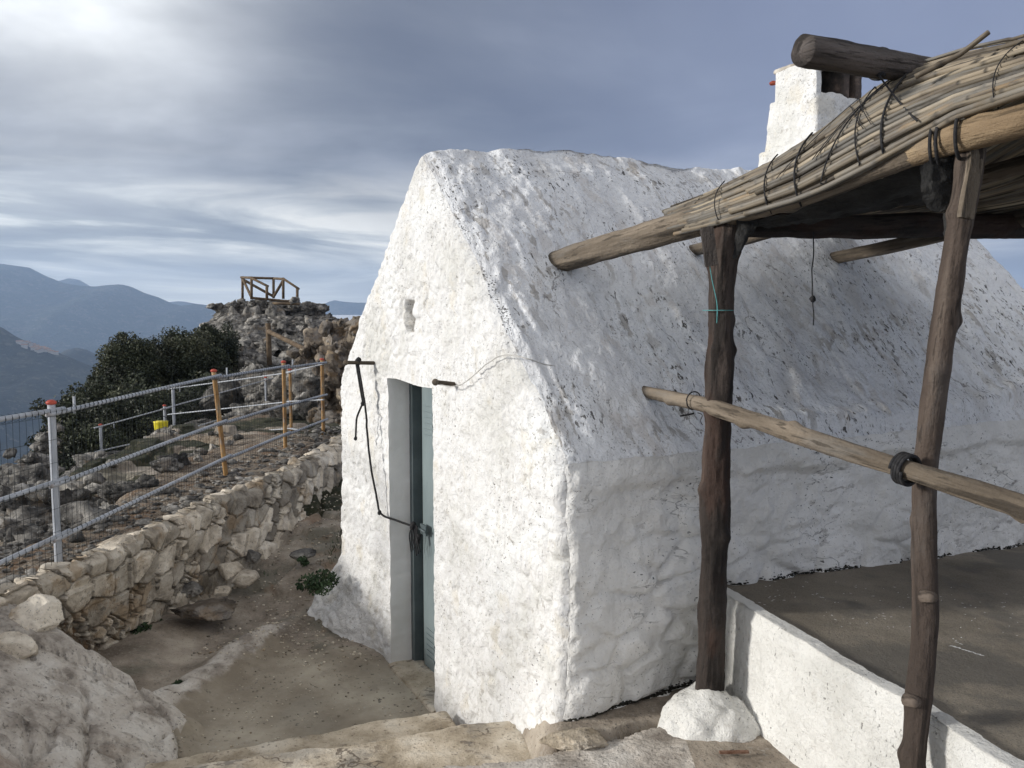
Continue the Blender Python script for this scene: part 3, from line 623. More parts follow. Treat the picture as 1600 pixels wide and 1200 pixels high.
def ground_z(X, Y):
    q = np.stack([X, Y, 0 * X], -1)
    z = ZF + .01 * fbm(q * 1.2, 3, 2) + .004 * fbm(q * 9, 2, 3)
    # rises behind the forecourt, between hut and dry stone wall
    z = z + .42 * sst(Y + .25 * X + .3 * fbm(q * 1.5, 2, 8), 5.6, 8.4) * (1 - sst(X, -1.0, 0.4)) + .25 * sst(Y, 8, 12)
    rkm = sst(Y + .25 * X, 5.6, 6.6); f1, f2, i_ = vor(q * 2.6, 33); z = z + rkm * (.10 * i_ * sst(f2 - f1, 0, .12) - .03)
    # earth strip and pale stones under the wall
    e = np.exp(-((X + 2.02 - .28 * (Y - 5.4)) / .17) ** 2) * sst(Y, 4.2, 4.6) * (1 - sst(Y, 6.1, 6.5)); z = z + e * (.10 + .05 * fbm(q * 4, 3, 12))
    z = z + .10 * (1 - sst(X, -2.7, -2.15)) * (1 - sst(Y, 6.5, 7.5))
    # near, higher rock on the camera side
    d3 = side_of(X, Y, pz(600, 1235, -1.9)[:2], pz(905, 1158, -1.84)[:2]) + .05 * fbm(q * 3, 3, 15)
    up = sst(d3, -.02, .03); z = np.where(up > 0, z + (-1.83 + .03 * fbm(q * 2, 3, 16) + .012 * fbm(q * 10, 3, 19) - z) * up, z)
    rt = sst(X + .15 * (Y - 3.6), -.12, .22) * (Y > 2.9); z = z + (-1.83 + .02 * fbm(q * 3, 3, 16) - z) * rt * (1 - up)
    # tilted bedrock slab, lower left
    sl_ = s1[2] - ((X - s1[0]) * sn_[0] + (Y - s1[1]) * sn_[1]); sl_ = np.minimum(sl_, -1.62)
    f1, f2, i_ = vor(np.stack([X * 1.1 + Y * .5, Y * .9 - X * .3, 0 * X], -1) + .25 * vnoise(q * 1.4, 2, 3), 44)
    sl_ = sl_ - .06 * np.exp(-((f2 - f1) / .02) ** 2) + .06 * (i_ - .5) + .02 * fbm(q * 3.0, 4, 17) + .008 * fbm(q * 14, 3, 18); g1, g2, j_ = vor(np.stack([X * 2.6 + Y * 1.5, Y * 4.0 - X * 2.2, 0 * X], -1) + .2 * vnoise(q * 2, 2, 6), 45); sl_ = sl_ + .022 * (j_ - .5) * sst(g2 - g1, 0, .05) - .02 * np.exp(-((g2 - g1) / .03) ** 2) * (vn(q * 1.7, 9) > 0)
    for ln_ in CR:
        dmin = np.full(X.shape, 9.)
        for a, b in zip(ln_[:-1], ln_[1:]):
            ab = b - a; t = np.clip(((X - a[0]) * ab[0] + (Y - a[1]) * ab[1]) / (ab @ ab), 0, 1); dmin = np.minimum(dmin, np.hypot(X - a[0] - t * ab[0], Y - a[1] - t * ab[1]))
        dmin = dmin + .012 * np.abs(vn(q * 22, 4)); sl_ = sl_ - .07 * np.exp(-(dmin / .016) ** 2)
    bk = side_of(X, Y, b1, b2); sl_ = np.minimum(sl_, sl_ + 2.5 * (bk + .02 * fbm(q * 6, 2, 20)))
    z = np.maximum(z, sl_)
    return z
xs = np.arange(-5.2, 2.2, .0165); ys = np.concatenate([np.arange(.5, 2.6, .05), np.arange(2.6, 7.2, .0165), np.arange(7.2, 13, .035)])
X, Y = np.meshgrid(xs, ys, indexing='ij'); Z = ground_z(X, Y)
P = np.stack([X, Y, Z], -1)
sl_ = s1[2] - ((X - s1[0]) * sn_[0] + (Y - s1[1]) * sn_[1]); q = np.stack([X, Y, 0 * X], -1)
isrock = (Z > -2.34) & (side_of(X, Y, b1, b2) > -.12) & (X < -1.0) & (Y < 5.4) & (np.abs(Z - sl_) < .14)
d3 = side_of(X, Y, pz(600, 1235, -1.9)[:2], pz(905, 1158, -1.84)[:2])
rocky = np.clip(isrock * 1.0 + sst(d3, -.05, .02) * (X < .75 + .3 * vn(q * 2, 3)), 0, 1)
pale = np.exp(-((X + 2.02 - .28 * (Y - 5.4)) / .15) ** 2) * sst(Y, 4.2, 4.6) * (1 - sst(Y, 6.1, 6.5)); rocky = np.maximum(rocky, pale * .8)
dirty = np.clip(sst(Y + .25 * X + .3 * fbm(q * 2.0, 3, 8), 5.2, 6.0) + (1 - sst(X + .12 * fbm(q * 3, 2, 9), -2.1 + .0 * X, -1.85 + .28 * (Y - 5.2))) * (Y < 6.5) + sst(d3, -.05, .02), 0, 1)
grassy = sst(Y, 7.4, 8.2) * sst(vn(q * 2.1, 44), -.25, .2) * (1 - sst(Y, 10, 13) * .3)
def blendmat(name, m1, pairs):
    """one ground material choosing between the listed surface materials by vertex masks"""
    m = m1.copy(); m.name = name; nt = m.node_tree
    b = next(n for n in nt.nodes if n.type == 'BSDF_PRINCIPLED'); out = next(n for n in nt.nodes if n.type == 'OUTPUT_MATERIAL'); cur = b.outputs[0]
    for at, src in pairs:
        mp = {}
        for n in src.node_tree.nodes:
            if n.type == 'OUTPUT_MATERIAL': continue
            k = nt.nodes.new(n.bl_idname); mp[n] = k
            for pr in ('operation', 'data_type', 'blend_type', 'attribute_name', 'interpolation_type', 'use_clamp'):
                if hasattr(n, pr):
                    try: setattr(k, pr, getattr(n, pr))
                    except Exception: pass
            if n.type == 'VALTORGB':
                while len(k.color_ramp.elements) < len(n.color_ramp.elements): k.color_ramp.elements.new(.5)
                for e, f in zip(k.color_ramp.elements, n.color_ramp.elements): e.position = f.position; e.color = f.color
            for i, s in enumerate(n.inputs):
                if hasattr(s, 'default_value') and not s.is_linked:
                    try: k.inputs[i].default_value = s.default_value
                    except Exception: pass
        for l in src.node_tree.links:
            if l.to_node in mp and l.from_node in mp:
                nt.links.new(mp[l.from_node].outputs[list(l.from_node.outputs).index(l.from_socket)], mp[l.to_node].inputs[list(l.to_node.inputs).index(l.to_socket)])
        bs = next(mp[n] for n in mp if n.type == 'BSDF_PRINCIPLED')
        a = nd(nt, 'ShaderNodeAttribute', attribute_name=at).outputs['Fac']
        no = nd(nt, 'ShaderNodeTexNoise', {'Vector': nd(nt, 'ShaderNodeTexCoord').outputs['Object'], 'Scale': 9.0, 'Detail': 5.0}).outputs[0]
        k = maprange(nt, mth(nt, 'ADD', a, mth(nt, 'MULTIPLY', mth(nt, 'SUBTRACT', no, .5), .9)), .35, .65)
        cur = nd(nt, 'ShaderNodeMixShader', {0: k, 1: cur, 2: bs.outputs[0]}).outputs[0]
    for l in list(nt.links):
        if l.to_node == out: nt.links.remove(l)
    nt.links.new(cur, out.inputs[0]); return m
M['ground'] = blendmat('hilltop_ground', M['court'], [('dirty', M['dirt']), ('rocky', M['slabst']), ('grassy', M['grass'])])
G = mesh_obj('ground', P.reshape(-1, 3), [gridF(len(xs), len(ys))[:, ::-1]], M['ground'], None, True,
    {'dirty': dirty.ravel(), 'rocky': rocky.ravel(), 'grassy': grassy.ravel(), 'rnd': (.5 + 0 * X).ravel()})
tag(G, kind='structure')

# worn stone steps
def step_slab(a, b, ztop, drop, depth, label, seed):
    d = (b - a); L = np.linalg.norm(d); d = d / L; n = np.array([d[1], -d[0]])
    na = int(L / .014); prof = [(0, -drop + k * .014) for k in range(int(drop / .014))] + [(k * .014, 0) for k in range(int(depth / .014))]
    pr = np.array(prof); e = np.minimum(np.abs(pr[:, 0]), np.abs(pr[:, 1])); rd = .02 * np.clip(1 - (np.abs(pr[:, 0]) + np.abs(pr[:, 1])) / .05, 0, 1) ** 2
    pr[:, 0] += rd; pr[:, 1] -= rd
    T, K = np.meshgrid(np.linspace(0, L, na), np.arange(len(pr)), indexing='ij')
    o = pr[K]; XY = a + T[..., None] * d + o[..., :1] * n
    P = np.concatenate([XY, (ztop + o[..., 1])[..., None]], -1)
    wob = .035 * fbm(np.stack([T * 2, 0 * T, 0 * T + seed], -1), 3, seed) + .012 * fbm(np.stack([T * 9, 0 * T, 0 * T + seed], -1), 2, seed + 1)
    P[..., :2] += wob[..., None] * n
    P += .012 * vnoise(P * 4, 3, seed) + .005 * vnoise(P * 20, 2, seed + 3)
    endr = sst(L - T, 0, .05); P[..., 2] -= .10 * (1 - endr)
    o = mesh_obj('stone_step', P.reshape(-1, 3), [gridF(na, len(pr))[:, ::-1]], M['step']); return tag(o, label, 'step', 'worn steps down to the forecourt')
dE = (E1b - E1a) / np.linalg.norm(E1b - E1a)
step_slab(E1a - dE * 1.2, E1b + dE * .02, -2.27, .26, .55, 'long worn stone step nearest the forecourt floor, lowest at the foot of the gable', 5)
dE = (E2b - E2a) / np.linalg.norm(E2b - E2a)
step_slab(E2a - dE * .9, E2b, -2.01, .28, 1.2, 'upper worn stone step with rough pitted end against the gable wall', 9)
mb = MB(); V, F = rock(pw(893, 1160, 3.45), (.15, .10, .05), 77, 5, 20); mb.add(V, F)
tag(mb.build('broken_stone', M['step']), 'flat broken stone lying at the foot of the hut corner', 'stone')

# whitewashed footing of the near pergola post
POST1 = pw(1108, 1066, 3.66)
mb = MB(); V, F = ico(5); P = V * np.array([.235, .19, .215])
P = P + V * (.055 * fbm(V * 1.7 + 5, 4, 8) + .006 * fbm(V * 12, 3, 9))[:, None] + np.array([POST1[0] + .0, POST1[1] - .04, -1.90])
mb.add(P, [F]); foot = mb

# ================================================================== PERGOLA
Apts = [pw(872, 409, 4.80), pw(1000, 372, 4.18), pw(1130, 336, 3.72), pw(1300, 288, 3.28), pw(1453, 232, 2.97), pw(1500, 214, 2.87), pw(1600, 187, 2.66), pw(1900, 105, 2.2)]
Apts = np.array(Apts)
def on_roof(px, py, extra=0.0):
    r = ray(px, py); rn = Vector(r / np.linalg.norm(r)); hit, pos, _, _ = roof.ray_cast(-(wloc(roof)), rn)
    return (np.array(pos + wloc(roof)) + np.array(rn) * extra) if hit else None
h0 = on_roof(868, 409, .05); Apts[0] = h0; Apts = np.concatenate([Apts, [Apts[7] + (Apts[7] - Apts[6]) * 1.9]])
perg = thing('pergola', tuple(POST1 * [1, 1, 0] + [0, 0, -1.83]), 'rustic pergola of rough round poles roofed with tied dry cane, leaning on the hut roof', 'pergola')
o = foot.build('post_footing', M['terrwall'], perg)
def addlog(name, pts, r, seed, mat, label=None, **k):
    mb = MB(); V, F, l = log(pts, r, seed, **k); mb.add(V, F, l); o = mb.build(name, mat, perg)
    if label: o['label'] = label
    return o
addlog('beam', Apts[:5], [.064, .069, .064, .050, .044], 3, M['wood'], wob=.004)
addlog('beam', [Apts[4] * .8 + Apts[3] * .2 + [.0, -.0, -.0], Apts[4], Apts[5], Apts[6], Apts[7], Apts[8]], [.04, .048, .050, .050, .055, .055], 4, M['woodb'], wob=.006, rough=.16, knots=6)
# posts
p1t = pw(1136, 352, 3.72)
post1 = addlog('post', [POST1 + [0, 0, -.22], POST1 + [.0, 0, .1], pw(1117, 850, 3.68), pw(1122, 640, 3.70), pw(1128, 460, 3.71), pw(1133, 385, 3.72), p1t], [.059, .061, .061, .059, .056, .062, .060], 5, M['bark'], 'dark barked post standing in a white footing', rough=.20, knots=14, step=.009, wob=.008, n=54)
post2 = addlog('post', [pw(1420, 1420, 2.46), pw(1428, 1190, 2.55), pw(1438, 1080, 2.62), pw(1446, 960, 2.71), pw(1443, 860, 2.79), pw(1447, 740, 2.85), pw(1470, 560, 2.87), pw(1492, 400, 2.88), pw(1506, 290, 2.88), pw(1512, 235, 2.88)],
    [.037, .037, .039, .041, .040, .038, .040, .040, .044, .045], 6, M['post2'], 'slimmer brown knotty post leaning right, bound with black rope', rough=.16, knots=9, step=.009, wob=.008, n=48)
# cut knot stubs on the near post
for (px, py, yy) in ((1453, 936, 2.67), (1427, 1100, 2.57)):
    c = pw(px, py, yy); mb = MB(); V, F, l = tube([c + [0, .04, -.005], c + [.010, -.006, .008]], [.022, .016], 14, 2, .1); mb.add(V, F, l); mb.build('knot', M['post2'], post2)
addlog('post', [Apts[8] * [1, 1, 0] + [-.02, .12, -1.95], Apts[8] * [1, 1, 0] + [0, .12, -.7], Apts[8] + [0, .12, -.05]], [.05, .045, .045], 26, M['post2'])
# rail
RL = [on_roof(1004, 612, .06), pw(1090, 628, 3.75), pw(1200, 662, 3.40), pw(1300, 696, 3.07), pw(1425, 735, 2.76), pw(1600, 792, 2.42), pw(1800, 850, 2.1), pw(1800, 850, 2.1) + (pw(1800, 850, 2.1) - pw(1600, 792, 2.42)) * 2.0]
addlog('rail', RL, [.030, .035, .034, .034, .034, .034, .034, .036], 8, M['wood'], 'pale round rail tied across both posts', wob=.006, rough=.12, knots=5)
# cross beam over post 1 running along the hut, rafters behind it
B0 = pw(1120, 352, 3.80); B1 = B0 + np.array([Uv[0], Uv[1], .02]) * 2.4; B1[2] = pw(1600, 352, B1[1])[2]; B2 = B0 + (B1 - B0) * 1.9
addlog('cross_beam', [B0, (B0 + B1) / 2 + [0, 0, .0], B1, B2], [.055, .062, .068, .07], 10, M['bark'], wob=.01)
def rafter(px, py, d0, L, seed, r=.045, mat='wood', up=.0):
    a = on_roof(px, py, .05); a = pw(px, py, d0) if a is None else a; dd = (Apts[4] - Apts[0]); dd = dd / np.linalg.norm(dd); dd[2] += up
    addlog('rafter', [a, a + dd * L * .4, a + dd * L * .7, a + dd * L], [r * .9, r, r, r], seed, M[mat], wob=.012, knots=4)
rafter(1080, 392, 5.42, 3.2, 12, .04)
rafter(1300, 405, 5.92, 3.8, 14, .048)
    # loose upper log under the crest of the canes, end sticking out
ULa = pw(1254, 80, 3.02); ULd = np.array([Uv[0], Uv[1], .035])
addlog('ridge_pole', [ULa, ULa + ULd * .1, ULa + ULd * .42, ULa + ULd * 1.0, ULa + ULd * 2.2], [.056, .060, .056, .050, .05], 18, M['woodg'], 'thick grey pole end jutting out above the chimney', wob=.004, knots=4)
# board and wedge beside the posts
ax = np.array([[.97, .2, -.12], [-.2, .98, 0], [.12, 0, .99]])
mb = MB(); V, F = rough_box(pw(1517, 288, 2.84), ax, (.026, .012, .115), None, .004, .02, .003); mb.add(V, F, V * np.array([1, 1, 1])); mb.build('splice_board', M['wood'], perg)
ax = np.array([[.97, -.1, .16], [.1, .99, 0], [-.16, 0, .98]])
mb = MB(); V, F = rough_box(pw(1108, 385, 3.62), ax, (.028, .018, .085), None, .004, .02, .003); mb.add(V, F); mb.build('wedge', M['woodg'], perg)

# canes
dA = np.array([p[1] for p in Apts])[::-1]; AA = Apts[::-1]
def Aat(d): return np.stack([np.interp(d, dA, AA[:, k]) for k in range(3)], -1)
eh = np.array([.83, .56, 0]); eh /= np.linalg.norm(eh)
def tab(d, xs_, ys_): return np.interp(d, xs_, ys_)
DX = [2.1, 2.6, 2.85, 3.0, 3.12, 3.25, 3.38, 3.55, 3.8, 4.05, 4.3]
Hh = [.30, .30, .33, .375, .395, .35, .25, .175, .125, .10, .085]
Ww = [.26, .26, .28, .28, .27, .20, .13, .08, .05, .035, .02]
P0z = [.052, .052, .040, .012, -.018, -.040, -.055, -.055, -.055, -.045, .02]
P0h = [-.045, -.045, -.045, -.05, -.055, -.058, -.062, -.062, -.062, -.062, -.055]
def section(d, c, lift=0.0):
    d = np.asarray(d, float); A = Aat(d); H = tab(d, DX, Hh)[..., None]; W = tab(d, DX, Ww)[..., None]; z0 = tab(d, DX, P0z)[..., None]; h0 = tab(d, DX, P0h)[..., None]
    zz = np.array([0, 0, 1.])
    a = A + eh * h0 + zz * z0; b = A - eh * (.085) + zz * (z0 * .4 + H * .5); e = A + eh * W + zz * H
    c = np.asarray(c, float)[..., None]
    p = (1 - c) ** 2 * a + 2 * c * (1 - c) * b + c * c * e
    return p + (-eh * .75 + zz * .6) * np.broadcast_to(np.asarray(lift, float), d.shape)[..., None]
rng = np.random.RandomState(8)
def cane(mb, P, r, rnd):
    if len(P) < 4 or np.isnan(P).any(): print('bad cane', len(P), P[:2]); return
    L = np.concatenate([[0], np.cumsum(np.linalg.norm(np.diff(P, axis=0), axis=1))]); ph = rng.uniform(0, .3); sp_ = rng.uniform(.2, .3)
    nod = np.exp(-(((L + ph) % sp_) - sp_ / 2) ** 2 / .006 ** 2)
    V, F, l = tube(P, r * (1 - .12 * L / max(L[-1], .1)) * (1 + .30 * nod), 7); dk = rnd * (1 - .95 * np.exp(-(((L + ph) % sp_) - sp_ / 2) ** 2 / .007 ** 2)); mb.add(V, F, l + rng.uniform(0, 50), np.concatenate([np.repeat(dk, 7), [rnd, rnd]])) if not np.isnan(V).any() else print('nan cane', r, rnd, P[:3])
mb = MB()
for layer, nc, lf in ((0, 25, 0.0), (1, 19, .015)):
    for k in range(nc):
        c = (k + .5 + rng.uniform(-.25, .25)) / nc; 
        d0 = 3.84 + .17 * c + rng.uniform(-.05, .08) - (.25 + rng.uniform(0, .5) if layer else 0); d1 = rng.uniform(1.65, 1.75) if rng.rand() < .8 else rng.uniform(2.5, 3.1)
        d = np.arange(d0, d1, -.012); cc = np.clip(c + .012 * vn(np.stack([d * 1.3, d * 0 + k, d * 0 + layer], -1), 5) + .02 * (d - 3.2), 0.0, 1.04)
        P = section(d, cc, lf + .0035 * vn(np.stack([d * 2.3, d * 0 + k * 3, d * 0], -1), 6))
        cane(mb, P, rng.uniform(.0085, .0118), rng.rand())
for k in range(14):                              # looser canes fanning off the crest
    d0 = rng.uniform(3.4, 3.9); d = np.arange(d0, d0 - rng.uniform(.6, 1.1), -.015); c0 = rng.uniform(.55, 1.0)
    P = section(d, c0 + .10 * (d0 - d), .012 + .03 * (d0 - d) * rng.rand()); cane(mb, P, rng.uniform(.006, .010), rng.rand())
P = lerp_path([pw(1430, 120, 2.98), pw(1500, 85, 2.90), pw(1545, 50, 2.82)], .02); cane(mb, P, .010, .6)
for k in range(6):                               # whiskers at the low end
    a = pw(1040 + rng.uniform(-6, 20), 338 - 3 * k + rng.uniform(-4, 4), 4.2); b = section(np.array([3.85]), np.array([.75 + .05 * k]), .012)[0]; cane(mb, lerp_path([a, b], .03), .004, rng.rand())
# the rest of the mat, running in over the rafters
for k in range(135):
    h = .02 + k * .0185; d = np.arange(4.0 - .0 * h + rng.uniform(-.2, .15) + .25 * h, 1.65, -.05)
    A = Aat(np.clip(d - .0, 1.5, 5)); hi = tab(d, DX, Hh); base = hi * math.exp(-max(0, h - .9) / .6) + .13 * (1 - math.exp(-max(0, h - .9) / .6)); lowd = tab(d, [2.9, 3.5], [0, 1]); base = base * (1 - lowd) + np.maximum(.095, .13) * lowd
    P = A + eh * (tab(d, DX, Ww)[:, None] + h) + np.array([0, 0, 1.]) * (base + .012 * vn(np.stack([d * 1.5, d * 0 + k * .35, d * 0], -1), 9))[:, None]; P[:, 2] = np.maximum(P[:, 2], B0[2] + (B1[2] - B0[2]) * h / 2.4 + .085 + .008 * math.sin(k * 1.7))
    V, F, l = tube(P, rng.uniform(.0085, .0115), 5); mb.add(V, F, l + rng.uniform(0, 50), rng.rand() * .8)
mat_ = mb.build('reed_mat', M['cane'], perg)
# ties round the cane edge
def tie(mb, d, c0=-.0, c1=1.0, r=.0038, jit=.0):
    c = np.linspace(c0, c1, 26); P = section(np.full(26, d) + jit * np.linspace(-1, 1, 26), c, .033)
    P[0] = section(np.array([d]), np.array([c0]), .0)[0] + eh * .05; V, F, l = tube(P, r, 6); mb.add(V, F, l)
mb = MB()
for d, j, r in ((3.71, .03, .0025), (3.50, .03, .0032), (3.385, .03, .0042), (3.235, -.04, .003), (3.19, .05, .0028), (3.10, .03, .0048), (2.74, .02, .002)): tie(mb, d, 0, 1, r, j)
for d in (2.93, 2.95, 2.865):                    # bindings round the golden beam
    t = np.linspace(0, 2 * math.pi, 30); A = Aat(np.full(30, d) + .02 * np.cos(t)); P = A + (np.cos(t)[:, None] * eh + np.sin(t)[:, None] * np.array([0, 0, 1.])) * .075
    V, F, l = tube(P, .0065, 6); mb.add(V, F, l)
for k in range(5):                               # tangle of twine where the crest rises
    d = rng.uniform(3.1, 3.38); c = np.linspace(.35, 1, 14); P = section(d + np.linspace(-.08, .08, 14) * rng.choice([-1, 1]), c, .035); V, F, l = tube(P, .0018, 5); mb.add(V, F, l)
mb.build('binding', M['black'], mat_)
# rail bindings
def ring(mb, c, ax, r, th, turns=3, pitch=.012, squash=1.0):
    ax = np.asarray(ax, float); ax /= np.linalg.norm(ax); a = np.cross(ax, [0, 0, 1.] if abs(ax[2]) < .95 else [0, 1., 0]); a /= np.linalg.norm(a); b = np.cross(a, ax)
    t = np.linspace(0, 2 * math.pi * turns, 26 * turns); P = np.asarray(c) + r * (np.cos(t)[:, None] * a + squash * np.sin(t)[:, None] * b) + ax * (pitch * (t / (2 * math.pi) - turns / 2))[:, None]
    V, F, l = tube(P, th, 7); mb.add(V, F, l)
mb = MB(); rd = RL[5] - RL[3]
ring(mb, pw(1415, 733, 2.79), rd, .050, .0065, 4, .011); mb.build('binding', M['black'], perg)
mb = MB(); ring(mb, pw(1084, 626, 3.77), RL[2] - RL[0], .041, .003, 1, .004)
V, F, l = tube(smooth_path([pw(1084, 646, 3.70), pw(1075, 648, 3.68), pw(1063, 650, 3.66)], .01), .004, 6); mb.add(V, F, l)
V, F, l = tube(smooth_path([pw(1090, 645, 3.64), pw(1100, 648, 3.62), pw(1092, 658, 3.62), pw(1098, 664, 3.62)], .01), .002, 6); mb.add(V, F, l); mb.build('binding', M['black'], perg)
mb = MB(); ring(mb, pw(1374, 100, 3.24), ULd, .056, .0045, 2, .008); mb.build('binding', M['black'], perg)
mb = MB(); ring(mb, pw(1122, 485, 3.71), [0, 0, 1], .066, .0018, 1, .0); P = smooth_path([pw(1109, 415, 3.62), pw(1113, 440, 3.63), pw(1120, 470, 3.64), pw(1121, 485, 3.63), pw(1120, 505, 3.64)], .01); mb.build('twine', M['blue'], perg); mb = MB(); V, F, l = tube(P, .0022, 6); mb.add(V, F, l); mb.build('twine', M['blue'], perg)
# dark shade cloth bunched under the beam
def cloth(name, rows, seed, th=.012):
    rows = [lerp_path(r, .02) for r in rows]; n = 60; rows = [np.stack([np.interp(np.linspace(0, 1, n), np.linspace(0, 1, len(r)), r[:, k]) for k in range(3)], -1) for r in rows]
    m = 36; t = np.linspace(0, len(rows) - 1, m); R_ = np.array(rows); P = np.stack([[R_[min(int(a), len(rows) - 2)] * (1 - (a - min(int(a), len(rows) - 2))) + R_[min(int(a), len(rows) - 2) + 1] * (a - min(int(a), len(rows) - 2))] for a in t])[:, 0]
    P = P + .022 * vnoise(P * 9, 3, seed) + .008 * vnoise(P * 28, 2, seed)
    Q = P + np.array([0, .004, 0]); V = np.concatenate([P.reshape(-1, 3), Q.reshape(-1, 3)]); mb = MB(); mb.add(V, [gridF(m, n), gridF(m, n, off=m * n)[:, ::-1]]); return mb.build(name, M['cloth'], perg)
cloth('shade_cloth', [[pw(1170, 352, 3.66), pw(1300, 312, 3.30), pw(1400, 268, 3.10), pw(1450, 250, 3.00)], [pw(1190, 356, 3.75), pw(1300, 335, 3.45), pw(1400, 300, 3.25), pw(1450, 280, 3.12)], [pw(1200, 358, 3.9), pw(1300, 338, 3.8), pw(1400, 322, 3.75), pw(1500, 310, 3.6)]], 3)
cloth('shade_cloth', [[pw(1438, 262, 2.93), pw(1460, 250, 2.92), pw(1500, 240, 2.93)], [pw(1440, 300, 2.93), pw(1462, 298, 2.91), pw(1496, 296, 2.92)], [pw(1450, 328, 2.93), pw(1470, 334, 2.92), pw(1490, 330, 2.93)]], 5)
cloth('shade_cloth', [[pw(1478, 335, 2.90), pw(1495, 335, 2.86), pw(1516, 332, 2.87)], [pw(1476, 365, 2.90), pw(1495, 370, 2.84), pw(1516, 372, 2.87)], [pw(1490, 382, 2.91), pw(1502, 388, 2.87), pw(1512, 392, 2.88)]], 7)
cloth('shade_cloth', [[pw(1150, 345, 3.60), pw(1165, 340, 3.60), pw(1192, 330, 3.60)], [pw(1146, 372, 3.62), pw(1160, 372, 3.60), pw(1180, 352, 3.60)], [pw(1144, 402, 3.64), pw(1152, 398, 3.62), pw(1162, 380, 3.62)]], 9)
# cords that hang free
mb = rope('', [pw(1271, 362, 3.95), pw(1271, 400, 3.95), pw(1268, 430, 3.95), pw(1270, 466, 3.95), pw(1271, 508, 3.95)], .0030, None, '', ''); V, F = rock(pw(1270, 467, 3.95), (.014, .014, .018), 4, 2, 2, .3); mb.add(V, F)
tag(mb.build('hanging_cord', M['black']), 'short black cord with a knot hanging straight down from the cross beam', 'cord')
mb = rope('', [pw(1374, 118, 3.16), pw(1390, 140, 3.10), pw(1408, 162, 3.05), pw(1433, 190, 2.92)], .0035, None, '', ''); V, F = rock(pw(1377, 117, 3.17), (.018, .014, .012), 4, 2, 2, .3); mb.add(V, F)
tag(mb.build('slack_cord', M['black']), 'thin black cord slung from the jutting grey pole down to the canes', 'cord')
# rusty bar on the ground
mb = MB(); c = pz(1147, 1175, -1.815); V, F = rough_box(c, np.array([[1, .03, 0], [-.03, 1, 0], [0, 0, 1]]), (.062, .008, .005), None, .002, .02, .001); mb.add(V, F)
tag(mb.build('rusty_bar', M['rust']), 'short flat rusty bar lying on the ground in front of the post footing', 'metal bar')

# ================================================================== DRY STONE WALL
WT = np.array([pz(-130, 985, -1.66)[:2], pz(0, 932, -1.64)[:2], pz(150, 868, -1.63)[:2], pz(300, 800, -1.63)[:2], pz(450, 735, -1.63)[:2], pz(528, 694, -1.63)[:2], [-2.15, 13.]])
WB = np.array([pz(-130, 1080, -2.25)[:2], pz(0, 1040, -2.28)[:2] + [.05, 0], pz(150, 1024, -2.40)[:2], pz(262, 968, -2.39)[:2], pz(430, 850, -2.11)[:2], pz(525, 800, -1.98)[:2], [-1.85, 13.]])
L = np.concatenate([[0], np.cumsum(np.linalg.norm(np.diff(WT, axis=0), axis=1))]); na = 620; nz = 96
aa = np.concatenate([np.linspace(0, L[5], na), np.linspace(L[5], L[-1], 60)[1:]]); na = len(aa)
ft = np.stack([np.interp(aa, L, WT[:, k]) for k in (0, 1)], -1); fb = np.stack([np.interp(aa, L, WB[:, k]) for k in (0, 1)], -1)
tt = np.linspace(0, 1, nz)
A_, T_ = np.meshgrid(aa, tt, indexing='ij')
zt_ = -1.63 + .035 * vn(np.stack([aa * 2.5, aa * 0, aa * 0], -1), 3); Zb = -2.45
XY = fb[:, None] * (1 - T_[..., None]) + ft[:, None] * T_[..., None]; Z = Zb + (zt_[:, None] - Zb) * T_
P = np.concatenate([XY, Z[..., None]], -1)
q = np.stack([A_ * 4.3, Z * 5.6, 0 * Z + .5], -1) + .10 * vnoise(np.stack([A_ * 3, Z * 3, 0 * Z], -1), 2, 6)
f1, f2, idc = vor(q, 21); q2 = q * 2.3; g1, g2, idd = vor(q2, 22)
small = (_hash((idc * 997).astype(np.int64), (idc * 0).astype(np.int64), (idc * 0).astype(np.int64), 3) > .86)
e = np.where(small, np.minimum(f2 - f1, (g2 - g1) * .6), f2 - f1); idx_ = np.where(small, idd, idc)
tilt = (np.sin(idx_ * 91) * (q[..., 0] % 1 - .5) + np.cos(idx_ * 57) * (q[..., 1] % 1 - .5)) * .03
dep = .12 * sst(e, .0, .055) + .05 * (idx_ - .5) + tilt * 1.3 + .006 * fbm(P * 9, 3, 7) + .006 * fbm(P * 28, 2, 8) - .05
nrm2 = np.array([.93, -.36, .0]); dep = dep * sst(T_, -.1, .1)
P = P + dep[..., None] * nrm2 - (.06 * sst(T_, .93, 1.0))[..., None] * nrm2
dsw = thing('dry_stone_wall', (-2.6, 7, -2.3), 'dry stone retaining wall of pale rough limestone running from the slab to behind the hut', 'wall')
mesh_obj('stone_face', P.reshape(-1, 3), [gridF(na, nz)], M['wallst'], dsw, True, {'loc': P.reshape(-1, 3), 'rnd': np.clip(idx_ * .8 + .1, 0, 1).ravel()})
# coping stones along its top edge
rng = np.random.RandomState(3); mb = MB(); a = 0.0
while a < L[5] + 1.5:
    w_ = rng.uniform(.09, .26); c = np.array([np.interp(a + w_ / 2, L, WT[:, k]) for k in (0, 1)]); dd = np.array([np.interp(a + w_, L, WT[:, k]) - np.interp(a, L, WT[:, k]) for k in (0, 1)])
    V, F = rock((c[0] - rng.uniform(.03, .10), c[1], -1.655 + rng.uniform(-.02, .02)), (w_ * .62, rng.uniform(.10, .19), rng.uniform(.045, .085)), 100 + int(a * 37), 4, 24, .05, math.atan2(dd[1], dd[0]) + rng.uniform(-.3, .3))
    mb.add(V, F, V, rng.uniform(.2, 1)); a += w_ * rng.uniform(.75, 1.1)
mb.build('coping_stones', M['wallst'], dsw)
